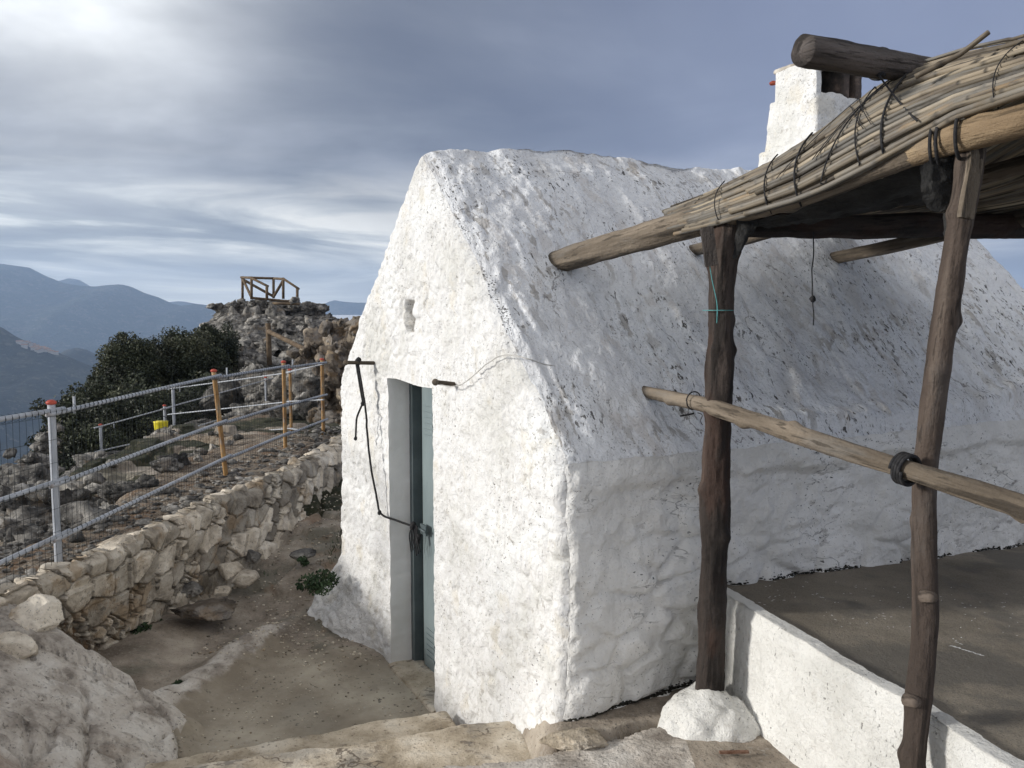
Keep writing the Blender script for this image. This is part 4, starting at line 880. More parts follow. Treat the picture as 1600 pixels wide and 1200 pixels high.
# big stones at the near end (on the slab)
for (px, py, dd, rx, ry, rz_, sd, lb) in ((52, 965, 4.72, .17, .16, .13, 3, 'large pitted block ending the dry stone wall beside the bedrock slab'), (12, 1020, 4.45, .16, .14, .11, 5, 'rounded pale stone below the large pitted block, at the lower left')):
    mb = MB(); V, F = rock(pw(px, py, dd), (rx, ry, rz_), sd, 5, 8, .05, .4); mb.add(V, F, V, .7); tag(mb.build('boulder', M['wallst']), lb, 'boulder')
# ledge slab with a hollow under it, loose stones beside it
mb = MB(); V, F = rock(pz(328, 950, -2.25), (.36, .23, .085), 12, 5, 20, .06, .35, .12); mb.add(V, F, V, .4); tag(mb.build('boulder', M['rockw']), 'flat tan boulder with a dark hollow beneath, by the foot of the wall', 'boulder')
for (px, py, z, r, sd, m, lb) in ((384, 903, -2.10, (.14, .12, .07), 21, 'wallst', 'pale block lying in the passage just beyond the hollowed boulder'), (345, 925, -2.14, (.10, .08, .04), 23, 'wallst', 'small flat stone on top of the earth behind the hollowed boulder'), (300, 920, -2.12, (.13, .1, .06), 25, 'rock', 'grey stone between the hollowed boulder and the wall foot'),
    (360, 890, -2.06, (.16, .12, .08), 27, 'wallst', 'broad pale stone against the wall beyond the boulders'), (475, 865, -2.0, (.14, .12, .05), 29, 'rock', 'low grey stone half sunk where the passage narrows'), (395, 870, -2.05, (.09, .08, .07), 31, 'rock', 'dark small stone at the wall foot in the passage'), (265, 1085, -2.28, (.10, .14, .05), 35, 'slabst', 'pale stone sunk in the earth beside the forecourt, near the weeds')):
    mb = MB(); V, F = rock(pz(px, py, z - .09), r, sd, 4, 18, .05, sd); mb.add(V, F, V, .6); tag(mb.build('stone', M[m]), lb, 'stone', 'loose stones in the passage')
# gravel on the forecourt and passage
rng = np.random.RandomState(6); mb = MB()
for k in range(2600):
    if k < 1100: x, y = rng.uniform(-2.3, -1.0), rng.uniform(5.6, 9)
    else: x, y = rng.uniform(-1.9, .8), rng.uniform(3.9, 6.5)
    s, n = sn(np.array([x, y])); 
    if s > -.03 and n < 3.6 and n > 0: continue
    z = float(ground_z(np.array([x]), np.array([y]))[0]); r = rng.uniform(.003, .009) if k >= 1100 else rng.uniform(.004, .016)
    V, F = rock((x, y, z + r * .3), (r, r * .8, r * .6), k, 1, 3); mb.add(V, F, V, rng.rand())
tag(mb.build('gravel', M['wallst']), 'loose grit and small stones scattered over the forecourt and passage', 'gravel', kind='stuff')

# ================================================================== LEAFY THINGS
def leaves(mb, centres, radii, n, size, rng, flat=1.0):
    k = rng.randint(0, len(centres), n); d = rng.normal(size=(n, 3)); d /= np.linalg.norm(d, axis=1, keepdims=True)
    p = centres[k] + d * (radii[k][:, None]) * (rng.uniform(.35, 1, n) ** .6)[:, None] * np.array([1, 1, flat])
    a = rng.normal(size=(n, 3)); a /= np.linalg.norm(a, axis=1, keepdims=True); b = np.cross(a, rng.normal(size=(n, 3))); b /= np.linalg.norm(b, axis=1, keepdims=True)
    s = size * rng.uniform(.6, 1.4, n)[:, None]
    V = np.stack([p - a * s, p - b * s * .45, p + a * s, p + b * s * .45], 1).reshape(-1, 3)
    F = np.arange(4 * n).reshape(n, 4); mb.add(V, [F], None, np.repeat(rng.rand(n) * .6 + .4 * (k % 7) / 7, 4))
def tuft(c, r, n, label, seed, name='weed', size=.02, up=1.0):
    rng = np.random.RandomState(seed); mb = MB(); c = np.asarray(c, float)
    cs = c + rng.normal(size=(8, 3)) * np.array([r, r, r * .5 * up]) * .5 + [0, 0, r * .5 * up]; leaves(mb, cs, np.full(8, r * .55), n, size, rng, up)
    for k in range(6):
        V, F, l = tube([c, cs[k % 8]], .003, 4); mb.add(V, F, l)
    return tag(mb.build(name, M['weed']), label, 'plant', 'weeds round the forecourt')
M['weed'] = surf('weed_leaf', [(.3, (.02, .04, .018)), (.7, (.055, .09, .04))], 9, rnd=.4, bumps=())
tuft(hp(-.30, 3.03, -2.06), .11, 900, 'dark green tufted weed growing out of the whitewashed foot of the hut', 3, size=.016)
tuft(hp(-.32, 3.38, -1.96), .05, 200, 'tiny dark weed on the far corner of the hut foot', 4, size=.014)
tuft(pz(222, 990, -2.36), .10, 500, 'low green weed at the foot of the dry stone wall', 5, size=.016, up=.5)
tuft(pz(240, 972, -2.36), .06, 260, 'upright sprig of weed against the wall, beside the hollowed boulder', 6, size=.018)
tuft(pz(262, 1122, -2.41), .07, 420, 'trailing green weed in the crack right of the bedrock slab', 7, size=.014, up=.4)
tuft(pz(285, 1140, -2.41), .045, 200, 'smaller weed in the same crack, nearest the steps', 8, size=.014, up=.4)
tuft(pz(278, 1070, -2.36), .03, 110, 'single small weed on the pale stone strip beside the forecourt', 9, size=.012, up=.5)

# grass in the passage
rng = np.random.RandomState(31); mb = MB(); n = 9000; x = rng.uniform(-3, -.9, n); y = rng.uniform(7.2, 12.5, n); q = np.stack([x, y, 0 * x], -1); k = (vn(q * 2.1, 44) > -.22) & (x > np.interp(y, WB[:, 1], WB[:, 0]) + .05); x, y = x[k], y[k]; z = ground_z(x, y); n = len(x)
a = rng.uniform(0, 6.28, n); h = rng.uniform(.02, .06, n); ln = rng.normal(size=(n, 2)) * .02; c_ = np.stack([x, y, z - .005], -1); w_ = np.stack([np.cos(a), np.sin(a), 0 * a], -1) * .004
V = np.stack([c_ - w_, c_ + w_, c_ + np.concatenate([ln, h[:, None]], 1)], 1).reshape(-1, 3); mb.add(V, [np.arange(3 * n).reshape(n, 3)], None, np.repeat(rng.rand(n), 3))
tag(mb.build('grass', M['weed']), 'thin dark green grass in the narrow passage beside the hut', 'grass', kind='stuff')

# ================================================================== LEDGE, PIT AND ROCKY RIDGE
def gauss(X, Y, x, y, rx, ry): return np.exp(-((X - x) / rx) ** 2 - ((Y - y) / ry) ** 2)
def ridge_z(X, Y):
    q = np.stack([X, Y, 0 * X], -1)
    z = -1.66 - .0 * Y
    edge = -3.35 - .06 * (Y - 5) - 1.5 * sst(Y, 11.0, 12.6) + .25 * vn(q * .6, 3)
    pit = 1 - sst(X, edge - .9, edge + .1); z = z - pit * (1.0 * (1 - sst(Y, 10.5, 13)) + .75)
    # outer fence shelf
    z = z - .35 * sst(Y, 11, 14)
    # cliff to the left
    xc = -6.9 - .05 * (Y - 14) - .30 * np.clip(Y - 20, 0, 30)
    z = z - 2.2 * np.clip(xc - X, 0, 99) * sst(xc - X, -.5, 1.5)
    cut = np.clip(-4.2 - .35 * np.clip(Y - 6, 0, 9) - X, 0, 99); z = z - 1.1 * cut * (1 - sst(Y, 10, 15))
    # ridge towards the peak
    z = z + 1.0 * sst(Y, 20, 30) * gauss(X, Y, -10.2, 34, 5.5, 9) + 2.05 * gauss(X, Y, -10.6, 36.2, 3.2, 4.2)
    z = z - .5 * sst(Y, 15, 22) * (1 - sst(Y, 24, 30))
    z = z - .12 * np.clip(Y - 42, 0, 400) ** 1.2
    z = z - .8 * np.clip(X - 3 - .2 * Y, 0, 99)
    return z
def rocks_disp(P, a, seed):
    X, Y = P[..., 0], P[..., 1]; q = P.copy(); q[..., 2] = 0
    qq = q + .35 * vnoise(q * 1.2, 3, seed)
    f1, f2, i1 = vor(qq * .9, seed); g1, g2, i2 = vor(qq * 2.4, seed + 1)
    return a * (.55 * (i1 - .35) * sst(f2 - f1, 0, .16) + .20 * (i2 - .5) * sst(g2 - g1, 0, .14) + .06 * fbm(q * 5, 4, seed + 2) - .10 * (1 - sst(f2 - f1, 0, .1)))
xs = np.concatenate([np.arange(-30, -16, .16), np.arange(-16, -2.0, .045), np.arange(-2.0, 8, .3)])
ys = np.concatenate([np.arange(2, 4.5, .1), np.arange(4.5, 16, .035), np.arange(16, 44, .075), np.arange(44, 80, .6)])
X, Y = np.meshgrid(xs, ys, indexing='ij'); Z = ridge_z(X, Y); P = np.stack([X, Y, Z], -1)
edge_ = -3.35 - .06 * (Y - 5) - 1.5 * sst(Y, 11.0, 12.6)
amp = np.clip(.05 + .5 * (1 - sst(X, edge_ - .5, edge_ + .1)) + .9 * sst(Y, 16, 24), 0, 1.2); amp = np.where((Y > 13.2) & (Y < 17) & (X > -5.0) & (X < -3.2), .10, amp)
P[..., 2] += rocks_disp(P, amp, 5) + .02 * fbm(P * 6, 3, 9)
wx_ = np.interp(Y, WT[:, 1], WT[:, 0]); P[..., 2] = np.where(X > wx_ - .09, np.minimum(P[..., 2], -2.7), P[..., 2])
P[..., 2] = np.where((X > -2.5), np.minimum(P[..., 2], -2.2 - .15 * np.clip(X + 2.5, 0, 9)), P[..., 2])
dm = 1 - np.clip(amp * 1.6 - .1, 0, 1); gm = gauss(X, Y, -4.3, 14.6, 1.1, 1.9) * 1.2
rust = sst(vn(np.stack([X * 3, Y * 1.2, 0 * X], -1), 66), 0, .4) * (X > -3.5) * (Y < 13)
M['litter'] = surf('needle_litter', [(.3, (.09, .065, .045)), (.5, (.20, .155, .11)), (.7, (.33, .28, .22))], 9, layers=[(6, .50, .62, (.21, .12, .06), O, .7, 2), (50, .60, .68, (.42, .39, .34), O, .7), (70, .64, .7, (.05, .045, .04), O, .7)], bumps=[(20, .03), (70, .01)])
M['ridge'] = blendmat('ridge_ground', M['rock'], [('dirty', M['litter']), ('grassy', M['grass'])])
tag(mesh_obj('rocky_ridge', P.reshape(-1, 3), [gridF(len(xs), len(ys))[:, ::-1]], M['ridge'], None, True, {'rnd': (.5 + .5 * vn(P * .8, 3)).ravel(), 'dirty': dm.ravel(), 'grassy': gm.ravel()}), kind='structure')
# litter of stones on the ledge
rng = np.random.RandomState(16); mb = MB()
for k in range(1500):
    y = 4.4 + 8 * rng.rand() ** 1.3; xw = np.interp(y, WT[:, 1], WT[:, 0]); x = xw - .12 - rng.rand() ** 1.3 * .75
    r = rng.uniform(.006, .028) if rng.rand() < .93 else rng.uniform(.03, .07); V, F = rock((x, y, -1.66 + r * .15), (r * 1.3, r, r * .55), k, 2 if r > .02 else 1, 5, .06, rng.uniform(0, 6)); mb.add(V, F, V, rng.rand())
tag(mb.build('ledge_rubble', M['rock']), 'gravel and broken stone along the ledge under the near pipe fence', 'rubble', kind='stuff')

# rock masses built of many fused blocks
def rockmass(name, blocks, mat, label=None, kind=None):
    mb = MB()
    for i, (c, r, sd) in enumerate(blocks):
        m = max(r); V, F = rock(c, r, sd, 5 if m > .8 else 4 if m > .28 else 3, 26, .07, sd * .7); D = V - np.asarray(c); D = D / (np.linalg.norm(D, axis=1, keepdims=True) + 1e-9)
        k = 1.6 / m ** .6; f1, f2, ii = vor(V * k + .12 * vnoise(V * k, 2, 4), 6); h1, h2, jj = vor(V * k * 2.7, 7)
        V = V + D * (m ** .6 * (.14 * (ii - .5) - .12 * (1 - sst(f2 - f1, 0, .07)) + .04 * (jj - .5) - .05 * (1 - sst(h2 - h1, 0, .16)) + .05 * fbm(V * k * 6, 3, 8)))[:, None]
        mb.add(V, F, None, np.clip((sd * 37 % 100) / 100 * .5 + ii * .5, 0, 1))
    o = mb.build(name, mat); return tag(o, label, 'rocks' if label else None, None, kind)
rng = np.random.RandomState(44); B = []
for (px, py, d, wx, hz) in ((345, 625, 20, .8, .6), (380, 612, 21, .9, .7), (415, 606, 20, .9, .7), (450, 600, 19, .8, .7), (482, 598, 18, .7, .7), (360, 655, 17, .5, .28), (400, 645, 18, .6, .4), (440, 640, 17, .5, .42), (474, 638, 16, .45, .45), (320, 665, 18, .6, .3)):
    B.append((pw(px, py, d), (wx, wx, hz), rng.randint(1, 9999)))
# (px, py, distance, width m, height m)
for (px, py, d, wx, hz) in ((365, 485, 36.5, 1.0, .7), (350, 505, 36, 1.0, .8), (385, 482, 36.2, 1.2, .55), (425, 484, 36.3, 1.4, .55), (455, 486, 36.4, 1.2, .5), (482, 492, 36.4, 1.0, .6), (500, 505, 36, 1.3, .7), (520, 520, 35, 1.3, .8), (540, 530, 34, 1.3, .8),
    (362, 515, 35, 1.2, .8), (405, 510, 34.8, 1.3, .8), (445, 512, 34.6, 1.4, .9), (480, 520, 34.4, 1.5, 1.0), (370, 540, 33, 1.3, 1.0), (395, 545, 32.5, 1.2, .9), (350, 545, 33, 1.1, .8), (425, 545, 32, 1.1, .8), (460, 548, 31.5, 1.4, 1.0), (500, 550, 31, 1.5, 1.2),
    (340, 575, 31, 1.1, .8), (365, 570, 30, 1.1, .9), (395, 578, 29, 1.1, 1.0), (430, 585, 27, 1.0, .9), (470, 575, 28, 1.0, .9), (340, 610, 26, 1.1, .9), (370, 615, 25, .9, .9), (400, 620, 24, .9, .9), (440, 622, 23, .9, .9), (470, 615, 23, 1.0, 1.0), (380, 645, 22, .7, .6), (350, 650, 21, .8, .5), (410, 645, 21, .7, .5), (330, 640, 22, .8, .7)):
    c = pw(px, py, d); B.append((c, (wx * 1.1 * rng.uniform(.8, 1.2), wx * 1.1, hz * .88 * rng.uniform(.8, 1.15)), rng.randint(1, 9999)))
    for _ in range(2):
        q = c + np.array([rng.uniform(-1, 1) * wx * .9, -rng.uniform(.2, .9), rng.uniform(-.8, .5) * hz]); r = rng.uniform(.25, .55); B.append((q, (r * 1.2, r, r * rng.uniform(.55, 1)), rng.randint(1, 9999)))
for k in range(46):                               # small coping rocks round the summit
    q = pw(rng.uniform(350, 495), 0, 35.5); q[1] = rng.uniform(35, 37); q[2] = pw(400, 474 + rng.uniform(-4, 8) + (8 if q[0] > -8.9 else 0), 36)[2]; r = rng.uniform(.12, .32); B.append((q, (r, r, r * .7), rng.randint(1, 9999)))
rockmass('rocky_peak', B, M['rock'], kind='structure')
B = []
for (px, py, d, wx, hz) in ((535, 535, 17, .55, .55), (548, 525, 18, .5, .5), (520, 565, 16.5, .5, .6), (545, 590, 16, .6, .9), (520, 610, 15.8, .45, .7), (500, 545, 19, .55, .5), (530, 650, 15, .5, .55), (555, 560, 16, .6, .9), (490, 575, 20, .6, .6), (510, 650, 15.5, .35, .4), (490, 620, 19, .7, .7), (480, 650, 18, .6, .5), (560, 640, 15, .6, .9)):
    c = pw(px, py, d); B.append((c, (wx, wx, hz), rng.randint(1, 9999)))
    for _ in range(5):
        q = c + np.array([rng.uniform(-1, 1) * wx * .8, -rng.uniform(.1, .5) * wx * 1.6, rng.uniform(-.8, .8) * hz]); r = rng.uniform(.12, .28); B.append((q, (r, r, r * rng.uniform(.7, 1.4)), rng.randint(1, 9999)))
rockmass('rock_outcrop', B, M['rockw'], 'upright ochre and grey rock outcrop just beyond the end of the pipe fence')
B = []
for (px, py, d, wx, hz) in ((150, 730, 12.5, .35, .18), (205, 742, 11.5, .5, .25), (110, 755, 11.5, .45, .25), (165, 752, 10.3, .45, .3), (250, 734, 11.8, .5, .22), (300, 724, 12.2, .5, .2), (215, 770, 9.6, .4, .25), (290, 758, 10.4, .45, .25), (335, 748, 10.6, .4, .2), (130, 790, 9.2, .5, .45), (80, 800, 8.6, .5, .4), (30, 815, 8.3, .6, .4), (180, 805, 8.4, .35, .3), (240, 795, 8.8, .35, .22), (120, 835, 7.2, .45, .22), (60, 722, 13.5, .4, .22), (20, 748, 12.5, .45, .25), (40, 765, 11, .55, .35), (75, 694, 15, .3, .2), (90, 668, 16, .14, .14), (350, 708, 13.5, .35, .15), (60, 850, 7.0, .4, .25), (10, 805, 9, .6, .45), (150, 724, 14.5, .7, .18), (200, 716, 15, .8, .18), (240, 710, 15.5, .8, .15)):
    c = pw(px, py, d); B.append((c, (wx, wx, hz), rng.randint(1, 9999)))
    for _ in range(6):
        q = c + np.array([rng.uniform(-1, 1) * wx * .9, -rng.uniform(.1, .8) * wx, rng.uniform(-.6, .9) * hz]); r = rng.uniform(.05, .17); B.append((q, (r, r, r * rng.uniform(.6, 1)), rng.randint(1, 9999)))
for k in range(620):
    x, y = rng.uniform(-7.5, -3.3), rng.uniform(5.5, 14); e_ = -3.3 - .06 * (y - 5) - 1.5 * float(sst(y, 11.0, 12.6))
    if x > e_ + .05: continue
    z = float(ridge_z(np.array([x]), np.array([y]))[0]); r = rng.uniform(.05, .13) if rng.rand() < .8 else rng.uniform(.14, .26); B.append((np.array([x, y, z + r * .3]), (r * 1.3, r, r * .8), rng.randint(1, 9999)))
rockmass('rocky_slope', B, M['rock'], kind='structure')
# low rubble wall beyond the hollow
mb = MB()
for k in range(150):
    t = rng.rand(); lv = rng.randint(0, 4); a = pw(300, 735, 12.4); b = pw(452, 695, 12.2); c = a + (b - a) * t + [0, rng.uniform(-.1, .1), -.12 * lv + .05]; r = rng.uniform(.06, .13); V, F = rock(c, (r * 1.2, r, r * .8), k + 700, 3, 9, .06, rng.uniform(0, 6)); mb.add(V, F, V, rng.rand())
tag(mb.build('rubble_wall', M['wallst']), 'low brownish rubble wall edging the hollow beneath the outer fence', 'wall')

# ================================================================== FENCES
def fence(name, posts, label, group=None, rails=(.06, .5, .84), pr=.03, rr=.02, step_=.06, mesh_h=None, seed=0):
    """posts: list of (x, y, ztop, zbottom, material, lean)"""
    f = thing(name, (posts[0][0], posts[0][1], posts[0][3]), label, 'fence', group)
    for (x, y, z1, z0, m, ln) in posts:
        mb = MB(); V, F, l = tube(lerp_path([[x + ln, y, z0 - .1], [x, y, z1]], .1), pr, 14, seed, .0); mb.add(V, F, l); p = mb.build('post', M[m], f)
        V, F = ico(3); W = V * np.array([pr * 1.35, pr * 1.35, pr * .8]); W = W + [x, y, z1 + .004]; W[:, 2] = np.maximum(W[:, 2], z1 - .012); mb = MB(); mb.add(W, [F]); mb.build('cap', M['red'], p)
    for h in rails:
        for i in range(len(posts) - 1):
            a, b = posts[i], posts[i + 1]; za = a[2] - h * (a[2] - a[3]); zb = b[2] - h * (b[2] - b[3]); o_ = pr + rr * .7
            dx = np.array([b[0] - a[0], b[1] - a[1]]); dx = dx / np.linalg.norm(dx); nx = np.array([dx[1], -dx[0]]) * o_
            la, lb = a[5] * h, b[5] * h
            mb = MB(); V, F, l = tube(smooth_path([[a[0] + la + nx[0] - dx[0] * .12, a[1] + nx[1] - dx[1] * .12, za + .0], [(a[0] + b[0] + la + lb) / 2 + nx[0], (a[1] + b[1]) / 2 + nx[1], (za + zb) / 2 + .01], [b[0] + lb + nx[0] + dx[0] * .08, b[1] + nx[1] + dx[1] * .08, zb + .018]], .08), rr, 10, i, .0); mb.add(V, F, l); mb.build('rail', M['gal'], f)
            if h == rails[0] and pr > .02:       # small upright clamp lug beside each post
                c = np.array([a[0] + nx[0] + dx[0] * .22, a[1] + nx[1] + dx[1] * .22, za]); mb = MB(); V, F, l = tube([c + [0, 0, -.03], c + [0, 0, .085]], .009, 8); mb.add(V, F, l); mb.build('clamp', M['gal'], f)
    if mesh_h:
        mb = MB()
        for i in range(len(posts) - 1):
            a, b = posts[i], posts[i + 1]; Ld = math.hypot(b[0] - a[0], b[1] - a[1]); dx = np.array([b[0] - a[0], b[1] - a[1]]) / Ld; nx = np.array([dx[1], -dx[0]]) * (pr + rr * 1.75)
            n = int(Ld / step_)
            for k in range(n):
                t = (k + .5) / n; x, y = a[0] + (b[0] - a[0]) * t + nx[0], a[1] + (b[1] - a[1]) * t + nx[1]; z1 = a[2] + (b[2] - a[2]) * t - .035; z0 = z1 - mesh_h
                V, F, l = tube([[x - nx[0] * .55, y - nx[1] * .55, z1 + .008], [x, y, z1], [x + .01 * math.sin(k), y, (z1 + z0) / 2], [x, y, z0]], .0014, 4, cap=False); mb.add(V, F, l)
            for k in range(n if pr > .02 and step_ < .07 else 0):
                t = (k + .5) / n; x, y = a[0] + (b[0] - a[0]) * t, a[1] + (b[1] - a[1]) * t
                for h in rails:
                    zz_ = a[2] - h * (a[2] - a[3]) + ((b[2] - h * (b[2] - b[3])) - (a[2] - h * (a[2] - a[3]))) * t; lx = (a[5] + (b[5] - a[5]) * t) * h; nn_u = nx / np.linalg.norm(nx); cx, cy = x + lx + nn_u[0] * (pr + rr * .7), y + nn_u[1] * (pr + rr * .7)
                    th = np.linspace(-2.0, 2.0, 9); V, F, l = tube(np.stack([cx + nn_u[0] * (rr + .004) * np.cos(th) + dx[0] * .006 * th, cy + nn_u[1] * (rr + .004) * np.cos(th) + dx[1] * .006 * th, zz_ + .006 + (rr + .002) * np.sin(th)], -1), .0015, 4, cap=False); mb.add(V, F, l)
            for h in np.arange(0.0, mesh_h, .15):
                V, F, l = tube([[a[0] + nx[0], a[1] + nx[1], a[2] - .08 - h], [b[0] + nx[0], b[1] + nx[1], b[2] - .08 - h]], .0012, 4, cap=False); mb.add(V, F, l)
        mb.build('wire_mesh', M['mesh'], f)
    return f
def pp(px, pyt, pyb, zb, mat='gal', lean=0.0):
    b = pz(px, pyb, zb); t = pw(px, pyt, b[1]); return (t[0], b[1], t[2], zb, mat, lean)
A0 = pp(80, 630, 877, -1.63); A1 = pp(334, 580, 742, -1.64, 'orange', .10); A2 = pp(443, 566, 700, -1.66, 'orange'); A3 = pp(503, 562, 676, -1.68, 'orange')
Am = (A0[0] - .12, A0[1] - 1.9, A0[2] + .05, A0[3] - .03, 'gal', 0)
fence('pipe_fence', [Am, A0, A1, A2, A3], 'near pipe and wire mesh fence with red-capped posts standing on the dry stone wall ledge', 'pipe fences on the ridge', mesh_h=1.0, pr=.024, rr=.0155)
fence('pipe_fence', [pp(270, 604, 692, -2.16, 'gal'), pp(453, 578, 678, -1.80, 'orange'), (A3[0], A3[1] + .02, A3[2] - .02, A3[3] - .1, 'orange', 0)], 'middle pipe fence with pale rails crossing beyond the hollow to join the near one', 'pipe fences on the ridge', rails=(.05, .5, .92), pr=.023, rr=.010, step_=.08)
fence('pipe_fence', [pp(157, 664, 712, -2.6, 'gal'), pp(257, 634, 690, -2.45), pp(415, 590, 640, -2.15), pp(440, 585, 630, -2.15)], 'outermost thin pipe fence along the drop, in front of the oaks', 'pipe fences on the ridge', rails=(.08, .85), pr=.026, rr=.014, mesh_h=.9, step_=.09)
# yellow bucket hung on the outer fence
c = pw(252, 671, 15.0); mb = MB(); V, F, l = tube([c + [0, 0, -.15], c + [0, 0, -.14], c + [0, 0, .13], c + [0, 0, .15]], [.085, .095, .125, .13], 18, 2, .03, True); mb.add(V, F, l)
bk = mb.build('yellow_bucket', M['yellow']); tag(bk, 'bright yellow bucket hanging on the outermost pipe fence', 'bucket')
mb = MB(); t = np.linspace(0, math.pi, 14); V, F, l = tube(c + np.stack([.125 * np.cos(t), 0 * t, .15 + .10 * np.sin(t)], -1), .006, 6); mb.add(V, F, l); mb.build('handle', M['mesh'], bk)

# wooden railing on the peak and the rail on the path
def sticks(root, segs, r, name, d):
    for (x0, y0, d0, x1, y1, d1) in segs:
        mb = MB(); V, F, l = tube(lerp_path([pw(x0, y0, d0), pw(x1, y1, d1)], .3), r, 8, 3, .06); mb.add(V, F, l); mb.build(name, M['railw'], root)
wr = thing('wooden_railing', tuple(pw(422, 467, 36)), 'wooden viewpoint railing with cross braces on top of the rocky peak', 'railing')
sticks(wr, [(379, 434, 37, 379, 467, 37), (393, 434, 35, 393, 468, 35), (417, 447, 34.6, 417, 468, 34.6), (427.4, 435, 37.2, 427.4, 466, 37.2), (442.6, 435, 36, 442.6, 467, 36), (464.5, 451, 35.6, 464.5, 474, 35.6)], .06, 'post', 0)
sticks(wr, [(377, 433.5, 37, 428, 435, 37.2), (428, 435, 37.2, 444, 436, 36), (377, 433.5, 37, 394, 434, 35), (393, 434.5, 35, 419, 447.5, 34.6), (442, 435, 36, 467, 451.5, 35.6), (393, 465.5, 35, 464, 472, 35.6), (426, 474, 35, 468, 475, 35)], .055, 'rail', 0)
sticks(wr, [(380, 437, 37, 427, 463, 37.2), (380, 437, 36.9, 393, 465, 35.1), (428, 463, 37.1, 442, 439, 36)], .06, 'brace', 0)
hr = thing('path_handrail', tuple(pw(418, 570, 26)), 'broken wooden handrail slanting across the rocks below the peak', 'railing')
sticks(hr, [(419, 505, 26.5, 421, 570, 26.5), (477, 543, 24.6, 478, 572, 24.6)], .085, 'post', 0); sticks(hr, [(420, 518, 26.3, 479, 547, 24.4)], .075, 'rail', 0)

# ================================================================== OAKS
def tree(px, py, d, rx, rz_, n, seed, label):
    rng = np.random.RandomState(seed); c = pw(px, py, d); root = thing('holm_oak', (c[0], c[1], c[2] - rz_ - 2.2), label, 'tree', 'holm oaks on the slope')
    mb = MB(); base = c + [0, 0, -rz_ - 2.2]
    V, F, l = tube(smooth_path([base, c + [.2, 0, -rz_ * .9], c + [0, .1, -rz_ * .3], c], .3), [.26] * 1 if False else np.linspace(.26, .10, len(smooth_path([base, c + [.2, 0, -rz_ * .9], c + [0, .1, -rz_ * .3], c], .3))), 9, seed, .1); mb.add(V, F, l)
    m = 70; dv = rng.normal(size=(m, 3)); dv /= np.linalg.norm(dv, axis=1, keepdims=True); cs = c + dv * np.array([rx, rx * .8, rz_]) * rng.uniform(.45, 1.0, m)[:, None]
    for k in range(10):
        V, F, l = tube(lerp_path([c + [0, 0, -rz_ * .6], (c + cs[k]) / 2 + [0, 0, .1], cs[k]], .3), .05, 6, k); mb.add(V, F, l)
    mb.build('trunk', M['trunk'], root)
    mb = MB(); rad = rng.uniform(.30, .62, m) * (rx / 2.2) ** .5
    leaves(mb, cs, rad * 1.15, n, .042, rng, .85)
    tw = cs + rng.normal(size=cs.shape) * .32; leaves(mb, tw, rad * .8, n // 3, .040, rng, 1.0)
    V, F = ico(4); core = V * np.array([rx, rx * .75, rz_]) * (.74 * (1 + .28 * fbm(V * 2.2 + seed, 4, seed)))[:, None] + c; mb.add(core, [F], None, .1)
    mb.build('crown', M['leaf'], root)
for a in ((205, 600, 24, 1.05, 1.15, 52000, 1, 'dark holm oak standing tallest at the left of the thicket'), (272, 598, 26, 1.5, 1.45, 64000, 2, 'broad dark holm oak in the middle of the thicket'), (325, 560, 29, 1.2, 1.0, 40000, 3, 'holm oak touching the rocks of the peak'),
          (150, 655, 21, .95, .75, 32000, 4, 'lower holm oak sloping down to the left of the thicket'), (225, 680, 19.5, 1.6, .9, 36000, 5, 'shaded oak scrub just behind the outermost fence'), (112, 700, 18.5, .5, .7, 22000, 6, 'lowest holm oak on the steep slope at the far left'), (325, 640, 22.5, 1.0, .7, 22000, 7, 'small dark holm oak below the rocks, behind the fence rails'), (150, 735, 17.5, .9, .9, 22000, 8, 'oak scrub low in the drop behind the first fence post')):
    tree(*a)

# ================================================================== FAR COUNTRY
def ridge_mesh(name, prof, D, depth_f, depth_b, zb, mat, seed, na=320, nb=130, rough=.085):
    """a mountain whose crest stands D metres off: crest heights from prof, slopes falling on both sides"""
    prof = np.array([pw(a, b, D) for a, b in prof]); x = np.linspace(prof[0, 0], prof[-1, 0], na); zc = np.interp(x, prof[:, 0], prof[:, 2])
    t = np.linspace(-1, 1, nb); Xg, T = np.meshgrid(x, t, indexing='ij'); Yg = D + np.where(T < 0, T * depth_f, T * depth_b)
    fall = np.abs(T) ** 1.15; Z = zb + (zc[:, None] - zb) * (1 - fall)
    q = np.stack([Xg, Yg, 0 * Xg], -1) / (depth_f * .55); hh = (zc.max() - zb)
    spur = 1 - np.abs(fbm(q * np.array([1.6, .6, 1]), 4, seed)) * 2.0
    Z = Z + hh * rough * 3.0 * (spur - .6) * np.sin(np.clip(np.abs(T), 0, 1) * math.pi) + hh * rough * .5 * fbm(q * 7, 4, seed + 4) * (.12 + np.abs(T))
    return tag(mesh_obj(name, np.stack([Xg, Yg, Z], -1).reshape(-1, 3), [gridF(na, nb)[:, ::-1]], mat), kind='structure')
ridge_mesh('mountain', [(-700, 470), (-300, 405), (-120, 418), (0, 411), (45, 418), (70, 430), (100, 441), (128, 446), (150, 447), (172, 445), (190, 444), (203, 447), (222, 456), (245, 463), (270, 474), (285, 477), (305, 474), (330, 478), (400, 490), (520, 505), (700, 520), (900, 560)], 6500, 3200, 1500, -620, M['hill'], 3)
ridge_mesh('mountain', [(-400, 460), (40, 452), (85, 440), (108, 434), (125, 437), (140, 446), (200, 462), (262, 473), (282, 470), (300, 473), (420, 486), (470, 478), (500, 477), (522, 469), (560, 473), (700, 476), (1100, 455), (1700, 462), (2300, 470)], 8900, 1300, 950, -620, M['hill'], 8)
